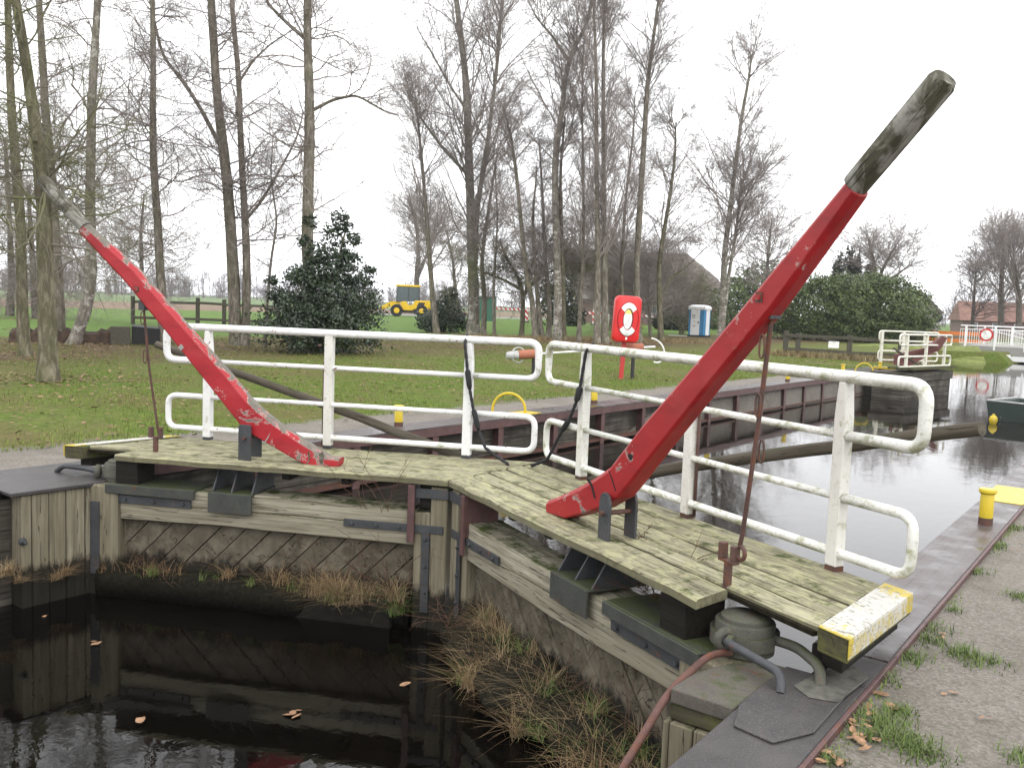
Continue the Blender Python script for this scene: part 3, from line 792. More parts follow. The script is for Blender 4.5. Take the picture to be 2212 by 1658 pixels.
    bs, bz_ = (3.30, 1.545) if R else (3.02, 1.476)
    pb = MB(); bx(pb, bs - 0.024, bs + 0.024, 0.218, 0.2235, bz_ - 0.026, bz_ + 0.026); wp = pb.build('washer_plate', 'rusty_iron', lv)
    pb = MB(); bx(pb, bs - 0.013, bs + 0.013, 0.209, 0.2175, bz_ - 0.013, bz_ + 0.013); pb.build('bolt', 'red_paint', lv)
    def mark(pts, nm, mt):
        hh = MB(); hh.prism([L(p[0], 0.2195, p[1]) for p in pts], [L(p[0], 0.2235, p[1]) for p in pts]); hh.build(nm, mt, lv)
    if R:
        mark([(2.26 + 0.024 * math.cos(q) * (1 + 0.3 * math.sin(3 * q)), 0.565 + 0.024 * math.sin(q) * (1 + 0.25 * math.cos(2 * q))) for q in np.linspace(0, 6.28, 11)[:-1]], 'worn_hole', 'black_box')
        mark([(2.026, 0.44), (2.034, 0.44), (2.085, 0.385), (2.124, 0.325), (2.116, 0.322), (2.075, 0.38)], 'split', 'black_box')
        mark([(1.765, 0.335), (1.79, 0.345), (1.85, 0.31), (1.90, 0.225), (1.87, 0.235), (1.83, 0.30)], 'split', 'black_box')
    else:
        mark([(2.545, 0.975), (2.575, 1.005), (2.605, 0.975), (2.575, 0.945)], 'bare_patch', 'concrete')
        mark([(1.70, 0.265), (1.705, 0.255), (1.755, 0.175), (1.748, 0.168), (1.72, 0.21)], 'split', 'concrete')
        mark([(1.335, 0.12), (1.345, 0.10), (1.335, 0.05), (1.36, 0.0), (1.345, 0.0), (1.32, 0.06)], 'split', 'tip_wood')
        mark([(1.205, 0.13), (1.24, 0.10), (1.235, 0.03), (1.215, 0.005), (1.20, 0.03), (1.19, 0.09)], 'split', 'tip_wood')
    # --- pivot bracket plates, pin
    pc = 2.065 if R else 1.925
    pt = MB()
    for q0, q1 in ((0.175, 0.195), (0.375, 0.395)):
        hw = 0.06; H = 0.30
        if R: P = [(pc - hw, -0.06), (pc + hw, -0.06), (pc + hw, H - 0.06), (pc + hw * 0.75, H - 0.015), (pc + hw * 0.3, H + 0.005), (pc - hw * 0.3, H + 0.005), (pc - hw * 0.75, H - 0.015), (pc - hw, H - 0.06)]
        else: P = [(pc - hw, -0.06), (pc + hw, -0.06), (pc + hw, H), (pc + hw * 0.85, H + 0.02), (pc - hw * 0.85, H + 0.02), (pc - hw, H)]
        pt.prism([L(p[0], q0, p[1]) for p in P], [L(p[0], q1, p[1]) for p in P])
    pt.build('pivot_bracket', 'dark_iron', root, bevel=0.003)
    pn = MB(); pn.tube([L(pc, 0.145, 0.175 if R else 0.2), L(pc, 0.43, 0.175 if R else 0.2)], 0.016, 10); pn.build('pivot_pin', 'rusty_iron', root, smooth='auto')
    # --- fork bracket, lifting rod with links
    fs, ft_ = (3.085, 0.315) if R else (2.88, 0.31)
    m = MB(); m.tube([L(fs, ft_, -0.05), L(fs, ft_, 0.125)], 0.024, 12)
    bx(m, fs - 0.065, fs + 0.065, ft_ - 0.022, ft_ + 0.022, 0.125, 0.14)
    bx(m, fs - 0.065, fs - 0.03, ft_ - 0.022, ft_ + 0.022, 0.14, 0.225); bx(m, fs + 0.03, fs + 0.065, ft_ - 0.022, ft_ + 0.022, 0.14, 0.225)
    m.build('fork_bracket', 'rusty_iron', root, bevel=0.003)
    rod = MB()
    if R:
        top = (3.33, 0.285, 1.46); bot = (3.155, 0.325, 0.235)
        rod.tube([L(*top), L(3.26, 0.30, 0.85), L(3.175, 0.32, 0.30), L(*bot)] + [L(p[0], 0.325, p[1]) for p in [(3.165 + 0.032 * math.cos(q), 0.195 + 0.036 * math.sin(q)) for q in np.linspace(1.9, -3.4, 9)]], 0.0125, 8)
    else:
        top = (2.99, 0.285, 1.31); bot = (2.855, 0.315, 0.17)
        rod.tube([L(*top), L(2.94, 0.30, 0.75), L(*bot)], 0.011, 8)
    ro = rod.build('lifting_rod', 'rusty_iron', root, smooth='auto')
    hg = MB(); bx(hg, top[0] - 0.03, top[0] + 0.03, 0.25, 0.32, top[2] - 0.02, top[2] + (0.05 if R else 0.07)); hg.build('rod_hanger', 'dark_iron', ro)
    for (s, t, z) in (((3.285, 0.27, 1.0), (3.235, 0.36, 0.75), (3.31, 0.25, 1.3)) if R else ((2.965, 0.27, 0.87), (2.985, 0.26, 1.22))):
        lk = MB(); P = [(s + 0.018 * math.cos(q), z + 0.042 * math.sin(q) + (0.018 if math.sin(q) > 0 else -0.018)) for q in np.linspace(0, 2 * math.pi, 14, endpoint=False)]
        lk.tube([L(p[0], t, p[1]) for p in P], 0.0055, 6, closed=True); lk.build('chain_link', 'rusty_iron', ro, smooth=True)
    return root


gate_leaf('R'); gate_leaf('L')


def leafpt(S, s, t, z):
    ang = math.atan2(-1.356, 2.925) if S == 'R' else math.atan2(1.382, 2.746); sg = 1 if S == 'R' else -1
    return OX + np.array([sg * s * math.cos(ang) - t * math.sin(ang), sg * s * math.sin(ang) + t * math.cos(ang), z])


# push poles hooked behind the leaves
for sg, lab in ((1, 'grey wooden push pole reaching from the gate over the lock chamber water'), (-1, 'brown wooden push pole slanting up from the gate over the grass bank')):
    a = np.array([sg * 0.70, 2.83, -0.03]); e = np.array([sg * 3.92, 1.485, 0.91]); dv = e - a; ln = np.linalg.norm(dv)
    o = MB(); q = Vector(dv / ln)
    N = 9; rg = random.Random(3)
    o.tube([(ln * i / N, rg.uniform(-0.006, 0.006), rg.uniform(-0.006, 0.006) + 0.02 * math.sin(math.pi * i / N)) for i in range(N + 1)], [0.048 - 0.010 * i / N for i in range(N + 1)], 12)
    ob = o.build('push_pole', 'pole_wood', smooth='auto'); ob.location = a
    ob.rotation_euler = Vector(dv).to_track_quat('X', 'Z').to_euler()
    tag(ob, lab, 'pole', 'push poles of the lock gates')

# black cables laced along the inner railing posts
for S, pts, lab in (('R', [(0.36, 1.13, 1.17), (0.35, 1.06, 1.10), (0.30, 1.05, 0.80), (0.26, 1.04, 0.66), (0.16, 1.04, 0.5), (0.03, 1.045, 0.38), (-0.10, 1.05, 0.22), (-0.16, 1.02, 0.10), (-0.34, 0.96, 0.015)],
                     'black cable hanging from the railing beside the red lifebuoy box, taped thick midway'),
                    ('L', [(0.165, 1.13, 1.17), (0.165, 1.05, 1.10), (0.13, 1.04, 0.85), (0.10, 1.04, 0.66), (0.06, 1.04, 0.48), (0.0, 1.04, 0.28), (-0.08, 0.99, 0.13), (-0.22, 0.92, 0.06), (-0.33, 0.86, 0.015)],
                     'black braided cable hanging off the clean white railing beside the yellow ladder hoop')):
    P = [leafpt(S, *p) for p in pts]
    root = thing('cable', lab, 'cable', P[-1], 0, 'black cables between the two gate railings')
    c = MB(); rg = random.Random(2); X = []; RR = []
    for a, b in zip(P, P[1:]):
        for k in range(6): X.append(a + (b - a) * k / 6); RR.append(0.0125 + 0.004 * (k % 2))
    X.append(P[-1]); RR.append(0.01)
    c.tube(X, RR, 8); c.build('cord', 'black_rope', root, origin=P[-1], smooth=True)
    for i0, i1, r in ((2, 3, 0.028), (4, 5, 0.026)):
        s = MB(); a, b = P[i0], P[i1]; s.tube([a, a + (b - a) * 0.12, a + (b - a) * 0.8, b], [0.013, r, r * 0.9, 0.013], 10); s.build('sleeve', 'rubber', root, origin=P[-1], smooth=True)
    for j in range(2):
        s = MB(); X2 = [p + np.array([0.012 * math.cos(i * 1.3 + j * 3.1), 0.0, 0.012 * math.sin(i * 1.3 + j * 3.1)]) for i, p in enumerate(X[10:])]
        s.tube(X2, 0.006, 6); s.build('lashing', 'black_rope', root, origin=P[-1], smooth=True)

# ------------------------------------------------------------------ lock walls
# far wall
lw = thing('lock_wall', 'brown steel and timber lock wall along the grass bank, above the chamber water', 'lock wall', (-3.7, 14, -1.0))
LO = (-3.7, 14, -1.0)
m = MB(); ys = [1.25, 6, 12, 18, 25.95]
m.loft([[(wallx(y) - 0.50, y, Z_CAP - 0.05), (wallx(y), y, Z_CAP - 0.02), (wallx(y), y, Z_CAP), (wallx(y) - 0.50, y, Z_CAP)] for y in ys]); m.build('cap', 'cap_steel', lw, LO)
m = MB(); m.loft([[(wallx(y) - 0.02, y, Z_CAP - 0.135), (wallx(y) + 0.004, y, Z_CAP - 0.135), (wallx(y) + 0.004, y, Z_CAP - 0.022), (wallx(y) - 0.02, y, Z_CAP - 0.022)] for y in ys]); m.build('fascia', 'brown_steel', lw, LO)
m = MB(); m.loft([[(wallx(y) - 0.22, y, -1.8), (wallx(y) - 0.17, y, -1.8), (wallx(y) - 0.17, y, Z_CAP - 0.137), (wallx(y) - 0.22, y, Z_CAP - 0.137)] for y in ys]); m.build('infill_boards', 'quay_boards', lw, LO)
m = MB(); m.loft([[(wallx(y) - 0.168, y, -0.905), (wallx(y) - 0.03, y, -0.905), (wallx(y) - 0.03, y, -0.865), (wallx(y) - 0.168, y, -0.865)] for y in ys]); m.build('wale', 'rusty_iron', lw, LO)
m = MB(); m.box(-5.2, -3.62, 25.96, 30.2, -1.8, Z_CAP - 0.02); m.build('end_wall', 'quay_boards', lw, LO)
y = 2.6
while y < 25.5:
    m = MB(); x = wallx(y)
    m.box(x - 0.03, x - 0.012, y - 0.06, y + 0.06, -1.6, Z_CAP - 0.138); m.box(x - 0.165, x - 0.0305, y - 0.01, y + 0.01, -1.6, Z_CAP - 0.138)
    m.build('wall_post', 'brown_steel', lw, LO); y += 1.49
# quoin block, recess boards and near-side cap of the grass bank
qw = thing('quoin_wall', 'pale vertical timber quoin boards under a dark steel cap on the grass bank', 'lock wall', (-3.3, 0.0, -1.0))
QO = (-3.3, 0.0, -1.0)
m = MB(); rg = random.Random(8); y = -0.27
for wd in (0.09, 0.15, 0.15, 0.17, 0.20):
    z0 = -1.05 + rg.uniform(-0.06, 0.04); xo = rg.uniform(-0.008, 0.008)
    m.box(-3.26, -3.05 + xo, y, y + wd - 0.008, -1.6 if wd > 0.17 else -1.5, -0.31); y += wd
m.build('quoin_boards', 'post_wood', qw, QO, bevel=0.006)
m = MB(); m.box(-3.55, -3.22, -12, -0.28, -1.8, -0.36); m.box(-3.75, -3.27, -0.26, 0.9, -1.8, -0.43); m.build('recess_boards', 'quay_boards', qw, QO)
P = [(-3.24, -12), (-3.24, -0.36), (-3.02, -0.36), (-3.02, 0.46), (-3.12, 0.52), (-3.36, 0.95), (-3.62, 1.24), (-4.12, 1.24), (-4.05, -12)]
m = MB(); m.prism([(*p, Z_CAP - 0.035) for p in P], [(*p, Z_CAP) for p in P]); m.build('cap', 'plate_steel', qw, QO, bevel=0.006)
m = MB(); m.box(-3.235, -3.21, -12, -0.37, Z_CAP - 0.17, Z_CAP - 0.01); m.build('fascia', 'brown_steel', qw, QO)
m = MB(); m.lathe((-3.03, -0.27, -0.70), [(0.035, 0.0), (0.035, 0.012), (0.015, 0.02), (0.015, 0.07), (0, 0.075)], 10, 'x'); m.build('bolt', 'dark_iron', qw, QO)
# near wall
rw = thing('lock_wall', 'riveted brown steel cap and timber wall along the gravel bank', 'lock wall', (3.4, 3, -1.0))
RO = (3.4, 3, -1.0)
ys = [1.02, 3, 9, 16, 26]
m = MB(); m.loft([[(rinx(y), y, Z_CAP - 0.14), (routx(y), y, Z_CAP - 0.14), (routx(y), y, Z_CAP), (rinx(y), y, Z_CAP)] for y in ys]); m.build('cap', 'cap_steel', rw, RO, bevel=0.012)
m = MB(); ys2 = [-9, -3, -1, 0.615]
m.loft([[(rinx(y), y, Z_CAP - 0.14), (routx(y), y, Z_CAP - 0.14), (routx(y), y, Z_CAP), (rinx(y), y, Z_CAP)] for y in ys2]); m.build('cap', 'plate_steel', rw, RO, bevel=0.012)
m = MB(); m.loft([[(routx(y) - 0.002, y, Z_CAP - 0.16), (routx(y) + 0.018, y, Z_CAP - 0.16), (routx(y) + 0.018, y, Z_CAP + 0.006), (routx(y) - 0.002, y, Z_CAP + 0.006)] for y in (-9, 0, 9, 26)]); m.build('edge_strip', 'brown_steel', rw, RO, bevel=0.003)
m = MB(); P = [(3.44, 0.616), (3.675, 0.616), (3.668, 1.018), (3.47, 1.018)]; m.prism([(*p, Z_CAP - 0.14) for p in P], [(*p, Z_CAP - 0.002) for p in P]); m.build('hinge_plate', 'plate_steel', rw, RO, bevel=0.008)
P = [(3.31, 0.0), (3.375, -0.20), (3.56, -0.235), (3.655, -0.03), (3.64, 0.40), (3.45, 0.52), (3.30, 0.40)]
m = MB(); m.prism([(*p, Z_CAP + 0.001) for p in P], [(*p, Z_CAP + 0.012) for p in P]); m.build('raised_plate', 'plate_steel', rw, RO, bevel=0.005, seg=2)
P = [(2.985, -0.02), (3.297, -0.02), (3.297, 0.60), (3.20, 0.60), (3.06, 0.45), (2.985, 0.22)]
m = MB(); m.prism([(*p, Z_CAP - 0.075) for p in P], [(*p, Z_CAP - 0.003) for p in P]); m.build('quoin_plate', 'quoin_iron', rw, RO, bevel=0.008, seg=2)
m = MB(); m.box(2.98, 3.34, -0.01, 0.06, -0.425, Z_CAP - 0.08); m.build('quoin_lintel', 'edge_wood', rw, RO, bevel=0.008)
m = MB(); x = 2.96; rg = random.Random(4)
for wd in (0.035, 0.12, 0.13, 0.12):
    m.box(x, x + wd - 0.006, -0.03 + rg.uniform(-0.006, 0.006), 0.05, -1.6, -0.43); x += wd
m.build('quoin_boards', 'post_wood', rw, RO, bevel=0.006)
m = MB(); m.box(3.34, 3.46, -9, -0.035, -1.8, Z_CAP - 0.145); m.box(3.3, 3.4, 0.75, 26, -1.8, Z_CAP - 0.145); m.build('wall_boards', 'quay_boards', rw, RO)
flat('mortar', (0.085, 0.082, 0.07), 0.9, 0.2, 0.5, 14)
m = MB()
P = [(3.42, 0.36), (3.52, 0.28), (3.64, 0.32), (3.66, 0.70), (3.56, 0.80), (3.46, 0.62)]
m.prism([(*p, Z_CAP + 0.0125) for p in P], [(p[0], p[1], Z_CAP + 0.019) for p in P]); m.build('mortar_bed', 'mortar', rw, RO, bevel=0.005)

# gate anchors: collar strap round the drum, eye, tie rods into the bank
for S, lab in (('R', 'iron collar and bent tie rods anchoring the gate hinge beside the raised steel plate'), ('L', 'iron collar and tie rods anchoring the gate hinge on the grass bank cap')):
    sg = 1 if S == 'R' else -1
    dc = leafpt(S, 3.29 if S == 'R' else 3.19, 0.27, -0.2)
    root = thing('gate_anchor', lab, 'hinge anchor', (dc[0], dc[1], -0.27), 0, 'collar anchors of the two lock gates')
    org = (dc[0], dc[1], -0.27)
    m = MB(); aa = np.linspace(0.15 * math.pi, 1.95 * math.pi, 22)
    m.loft([[(dc[0] + sg * r * math.cos(q), dc[1] + r * math.sin(q), z) for r, z in ((0.157, -0.235), (0.178, -0.235), (0.178, -0.165), (0.157, -0.165))] for q in aa]); m.build('collar', 'pintle_iron', root, origin=org, smooth='auto')
    if S == 'R':
        eye = np.array([3.005, 0.515, -0.185])
        m = MB(); m.tube(arc(eye, 0.042, 0, 2 * math.pi, (0.6, 0.8, 0), (0, 0, 1), 17)[:-1], 0.024, 10, closed=True)
        m.tube([eye + [0.03, 0.02, 0], (3.06, 0.64, -0.19)], 0.028, 10); m.build('eye', 'pintle_iron', root, origin=org, smooth='auto')
        m = MB(); m.tube(fillet([eye + [-0.015, 0.0, 0.0], (3.04, 0.48, -0.185), (3.385, 0.30, -0.19), (3.40, 0.255, -0.262)], 0.06, 6), 0.022, 12); m.build('tie_rod', 'dark_iron', root, origin=org, smooth='auto')
        m = MB(); m.lathe((*(eye + [0.02, -0.015, 0])[:2], -0.185), [(0.035, -0.0), (0.035, 0.03)], 8, 'x'); m.build('nut', 'pintle_iron', root, origin=org)
        m = MB(); m.tube(fillet([(3.17, 0.70, -0.19), (3.32, 0.66, -0.18), (3.50, 0.50, -0.19), (3.51, 0.46, -0.262)], 0.07, 6), 0.026, 12); m.build('tie_rod', 'pintle_iron', root, origin=org, smooth='auto')
    else:
        eye = np.array([-3.15, 0.455, -0.2])
        m = MB(); m.tube(arc(eye, 0.042, 0, 2 * math.pi, (0.8, -0.6, 0), (0, 0, 1), 17)[:-1], 0.026, 10, closed=True)
        m.tube([eye + [-0.03, 0.02, 0], (-3.12, 0.62, -0.2)], 0.028, 10); m.build('eye', 'pintle_iron', root, origin=org, smooth='auto')
        m = MB(); m.tube(fillet([eye, (-3.30, 0.43, -0.19), (-3.62, 0.36, -0.2), (-3.70, 0.34, -0.262)], 0.05, 6), 0.026, 12); m.build('tie_rod', 'dark_iron', root, origin=org, smooth='auto')
# rusty guard pipe rising from the lower pool to the quoin plate
m = MB(); m.tube(fillet([(3.03, 0.52, -0.25), (2.985, 0.42, -0.225), (2.96, 0.02, -0.305), (2.97, -0.62, -0.64), (2.98, -1.4, -1.35)], 0.12, 6), 0.0185, 12)
o = m.build('guard_pipe', 'red_rust_pipe', smooth='auto'); tag(o, 'rust red pipe sloping from the gate hinge down to the dark pool', 'pipe')
# dark sill timber at the foot of the leaf on the grass bank side
m = MB()
for s0, s1, t0, z1, a in ((0.45, 3.3, -0.02, -1.06, 0),):
    P = [leafpt('L', s0, -0.06, 0), leafpt('L', s1, 0.02, 0), leafpt('L', s1, 0.3, 0), leafpt('L', s0, 0.12, 0)]
    m.prism([(p[0], p[1], -1.6) for p in P], [(p[0], p[1], z1 - 0.02 * (i % 2)) for i, p in enumerate(P)])
o = m.build('sill_timber', 'wet_wood', bevel=0.015); tag(o, 'black wet sill timber at the waterline under the gate on the grass side', 'timber')
m = MB(); P = [leafpt('R', 0.45, -0.06, 0), leafpt('R', 3.2, -0.02, 0), leafpt('R', 3.2, 0.12, 0), leafpt('R', 0.45, 0.12, 0)]
m.prism([(p[0], p[1], -1.6) for p in P], [(p[0], p[1], -1.12) for p in P])
o = m.build('sill_timber', 'wet_wood', bevel=0.015); tag(o, 'dark sill timber overgrown by dry grass under the gate on the gravel side', 'timber')

# ------------------------------------------------------------------ bollards, ladder hoops
def bollard(x, y, lab, r=0.058, h=0.31):
    root = thing('bollard', lab, 'bollard', (x, y, Z_CAP), 0, 'yellow mooring bollards on the lock walls')
    m = MB(); m.lathe((0, 0, 0), [(r * 0.95, 0.06), (r * 0.95, h - 0.045), (r * 0.9, h - 0.04), (0, h - 0.038)], 20); m.build('shaft', 'yellow_paint', root, smooth='auto')
    m = MB(); m.lathe((0, 0, 0), [(r, 0.0), (r, 0.06), (0, 0.061)], 20); m.build('base', 'rusty_iron', root, smooth='auto')
    m = MB(); m.lathe((0, 0, 0), [(r * 0.96, h - 0.044), (r * 1.22, h - 0.03), (r * 1.25, h - 0.012), (r * 1.15, h), (0, h + 0.006)], 20); m.build('cap', 'yellow_paint', root, smooth='auto')


bollard(3.40, 4.92, 'yellow bollard on the riveted steel cap of the gravel bank')
for (x, y), lab in zip(((-4.03, 5.2), (-4.07, 10.28), (-4.05, 15.1), (-4.07, 19.8), (-4.35, 25.2), (-4.15, 28.5)),
                       ('yellow bollard on the far quay seen between the rails of the clean white railing',
                        'yellow bollard on the far quay beside the inner railing post with the black cable',
                        'yellow bollard on the far quay mostly hidden behind the big red lever',
                        'yellow bollard on the far quay just above the white top rail, without a hoop',
                        'yellow bollard on the far quay just short of the small ladder hoop',
                        'yellow bollard on the far quay at the foot of the distant white gate railing')):
    bollard(x, y, lab, 0.062, 0.29)


def hoop(x, y, lab, along=(0, 1, 0), r=0.27):
    root = thing('ladder_hoop', lab, 'ladder hoop', (x, y, Z_CAP), 0, 'yellow ladder hoops on the quay')
    al = np.array(along, float); al /= np.linalg.norm(al)
    m = MB(); m.tube([al * -r] + arc((0, 0, 0.05), r, math.pi, 0, al, (0, 0, 1), 17) + [al * r], 0.022, 10); m.build('arch', 'yellow_paint', root, smooth='auto')
    m = MB(); m.box(0.0, 0.36, -0.42, 0.42, 0.004, 0.010); m.build('painted_plate', 'yellow_paint', root)


hoop(-4.08, 7.75, 'yellow tubular ladder hoop on the quay behind the braided black cable', (0.9, 0.45, 0))
hoop(-3.98, 26.15, 'small distant yellow ladder hoop beside the far white gate railing', (0.9, 0.45, 0))
m = MB(); m.prism([(rinx(6.1) + 0.005, 6.1, Z_CAP + 0.001), (routx(6.1) - 0.005, 6.1, Z_CAP + 0.001), (routx(7.1) - 0.005, 7.1, Z_CAP + 0.001), (rinx(7.1) + 0.005, 7.1, Z_CAP + 0.001)],
                  [(rinx(6.1) + 0.005, 6.1, Z_CAP + 0.007), (routx(6.1) - 0.005, 6.1, Z_CAP + 0.007), (routx(7.1) - 0.005, 7.1, Z_CAP + 0.007), (rinx(7.1) + 0.005, 7.1, Z_CAP + 0.007)])
MATS['ladder_paint'] = MATS['end_board_paint'].copy()
o = m.build('ladder_plate', 'yellow_paint'); tag(o, 'worn yellow painted ladder plate on the quay cap behind the gravel bank bollard', 'ladder plate')

# ------------------------------------------------------------------ far gate, boat, bridge
def rail_panel(name, A, B, posts, par, org, mat='white_far', zt=1.12, ext=(0.45, 0.45)):
    A, B = np.array(A, float), np.array(B, float); d = (B - A) / np.linalg.norm(B - A); up = np.array([0, 0, 1.0])
    rl = bpy.data.objects.new(name, None); COL.objects.link(rl); rl.parent = par
    for f in posts:
        p = A + (B - A) * f; m = MB(); w_ = 0.05; n = np.array([-d[1], d[0], 0])
        m.hexa([p - d * w_ - n * 0.035, p + d * w_ - n * 0.035, p + d * w_ + n * 0.035, p - d * w_ + n * 0.035] + [q + up * (zt - 0.02) for q in (p - d * w_ - n * 0.035, p + d * w_ - n * 0.035, p + d * w_ + n * 0.035, p - d * w_ + n * 0.035)])
        m.build('post', 'white_far', rl, origin=org)
    a, b = A - d * ext[0], B + d * ext[1]
    for z0, z1 in ((0.79, zt), (0.11, 0.43)):
        m = MB(); m.tube(fillet([A + up * z0, a + up * z0, a + up * z1, b + up * z1, b + up * z0, A + up * z0], 0.09, 4), 0.032, 8); m.build('rail', mat, rl, origin=org, smooth=True)


root = thing('distant_gate', 'distant lock gate standing open, with white railings beside the hedge', 'lock gate', (-2.7, 26.3, -0.3))
org = (-2.7, 26.3, -0.3)
A, B = (-2.78, 26.25, -0.1), (-2.26, 29.1, -0.1)
rail_panel('railing', A, B, (0.02, 0.5, 0.98), root, org)
rail_panel('back_railing', (-4.35, 29.2, -0.05), (-3.2, 30.3, -0.05), (0.0, 0.5, 1.0), root, org, ext=(0.1, 0.5))
m = MB(); m.hexa([(-3.2, 25.9, -0.07), (-2.45, 25.9, -0.07), (-1.95, 29.4, -0.07), (-3.0, 29.4, -0.07), (-3.2, 25.9, 0), (-2.45, 25.9, 0), (-1.95, 29.4, 0), (-3.0, 29.4, 0)]); m.build('deck', 'edge_wood', root, origin=org)
m = MB(); m.hexa([(-3.55, 25.6, -1.6), (-2.62, 25.75, -1.6), (-2.1, 29.4, -1.6), (-3.0, 29.4, -1.6), (-3.55, 25.6, -0.42), (-2.62, 25.75, -0.42), (-2.1, 29.4, -0.42), (-3.0, 29.4, -0.42)]); m.build('cladding', 'quay_boards', root, origin=org)
m = MB(); m.hexa([(-3.6, 25.52, -0.42), (-2.56, 25.7, -0.42), (-2.04, 29.45, -0.42), (-3.0, 29.45, -0.42), (-3.6, 25.52, -0.15), (-2.56, 25.7, -0.15), (-2.04, 29.45, -0.15), (-3.0, 29.45, -0.15)]); m.build('top_beam', 'quay_boards', root, origin=org)
m = MB(); m.prism([(-3.3, 27.2, 0.02), (-2.9, 27.5, 0.02), (-2.3, 28.6, 0.55), (-2.15, 28.8, 0.95), (-2.25, 28.6, 0.98), (-2.6, 28.0, 0.60), (-3.3, 27.2, 0.35)], [(-3.42, 27.35, 0.02), (-3.02, 27.65, 0.02), (-2.42, 28.75, 0.55), (-2.27, 28.95, 0.95), (-2.37, 28.75, 0.98), (-2.72, 28.15, 0.60), (-3.42, 27.35, 0.35)]); m.build('lever', 'dark_lever', root, origin=org)
m = MB(); m.tube([at(1922, 833, 28), at(1995, 838, 28)], 0.03, 8); m.tube([at(1925, 845, 29), at(2010, 886, 29)], 0.001, 3); m.build('drive_bar', 'dark_frame', root, origin=org)
m = MB(); m.tube([at(1926, 843 - 34, 29), at(1990, 838 - 32, 29)], 0.03, 8)
o = m.build('push_pole', 'pole_wood', smooth='auto'); tag(o, 'thin push pole lying level by the distant gate railing', 'pole', 'push poles of the lock gates')
m = MB(); m.tube([at(1923, 840, 29.5) + [0, 0, 1.35], at(1985, 872, 29.5) + [0, 0, 1.2]], 0.035, 8)
o = m.build('push_pole', 'pole_wood', smooth='auto'); tag(o, 'push pole slanting down across the distant gate railing towards the hedge', 'pole', 'push poles of the lock gates')
m = MB(); q0, q1 = gz(1886, 797), gz(1932, 800); m.hexa([q0 + [0, 0, .02], q1 + [0, 0, .02], q1 + [-.05, .3, .02], q0 + [-.05, .3, .02], q0 + [0, 0, .1], q1 + [0, 0, .1], q1 + [-.05, .3, .1], q0 + [-.05, .3, .1]])
o = m.build('step_beam', 'yellow_paint'); tag(o, 'low flat yellow beam on the grass at the distant gate', 'beam')

bt = thing('boat', 'dark green flat bottomed work boat moored on the canal', 'boat', (0.4, 21.6, Z_CH), math.radians(-12))
H = 0.47; Wd = 1.9; Ln = 4.2
m = MB(); m.loft([[(0.10, 0.05, -0.1), (Ln, 0.0, -0.15), (Ln, Wd, -0.15), (0.10, Wd - 0.05, -0.1)], [(0.0, 0.02, H), (Ln, -0.05, H - 0.02), (Ln, Wd + 0.05, H - 0.02), (0.0, Wd - 0.02, H)],
                  [(0.07, 0.08, H), (Ln - 0.06, 0.03, H - 0.02), (Ln - 0.06, Wd - 0.03, H - 0.02), (0.07, Wd - 0.08, H)], [(0.18, 0.12, 0.12), (Ln - 0.1, 0.1, 0.10), (Ln - 0.1, Wd - 0.1, 0.10), (0.18, Wd - 0.12, 0.12)]])
m.build('hull', 'boat_green', bt, bevel=0.01)
m = MB(); m.tube([(0.02, 0.03, H + 0.012), (Ln, -0.04, H)], 0.022, 8); m.tube([(0.02, 0.03, H + 0.012), (0.02, Wd - 0.03, H + 0.012)], 0.022, 8); m.build('gunwale', 'galvanised', bt, smooth=True)
m = MB(); m.box(-0.012, 0.005, 0.3, 1.1, 0.15, 0.36); m.build('bow_patch', 'concrete', bt)
m = MB(); m.box(0.15, 0.55, 0.12, Wd - 0.12, 0.22, 0.26); m.build('bow_seat', 'boat_green', bt)
bp = bt.matrix_basis @ Vector((0.42, -0.16, 0.10))
fp = gz(2144.9, 914.9, Z_CH)
m = MB(); m.lathe((0, 0, 0), [(0.0, -0.12), (0.07, -0.09), (0.10, 0.0), (0.08, 0.08), (0.03, 0.12), (0.03, 0.15), (0, 0.155)], 14)
o = m.build('mooring_float', 'yellow_paint', smooth='auto'); o.location = (fp[0], fp[1], Z_CH + 0.09); tag(o, 'small yellow float hanging at the green boat on the water', 'float')

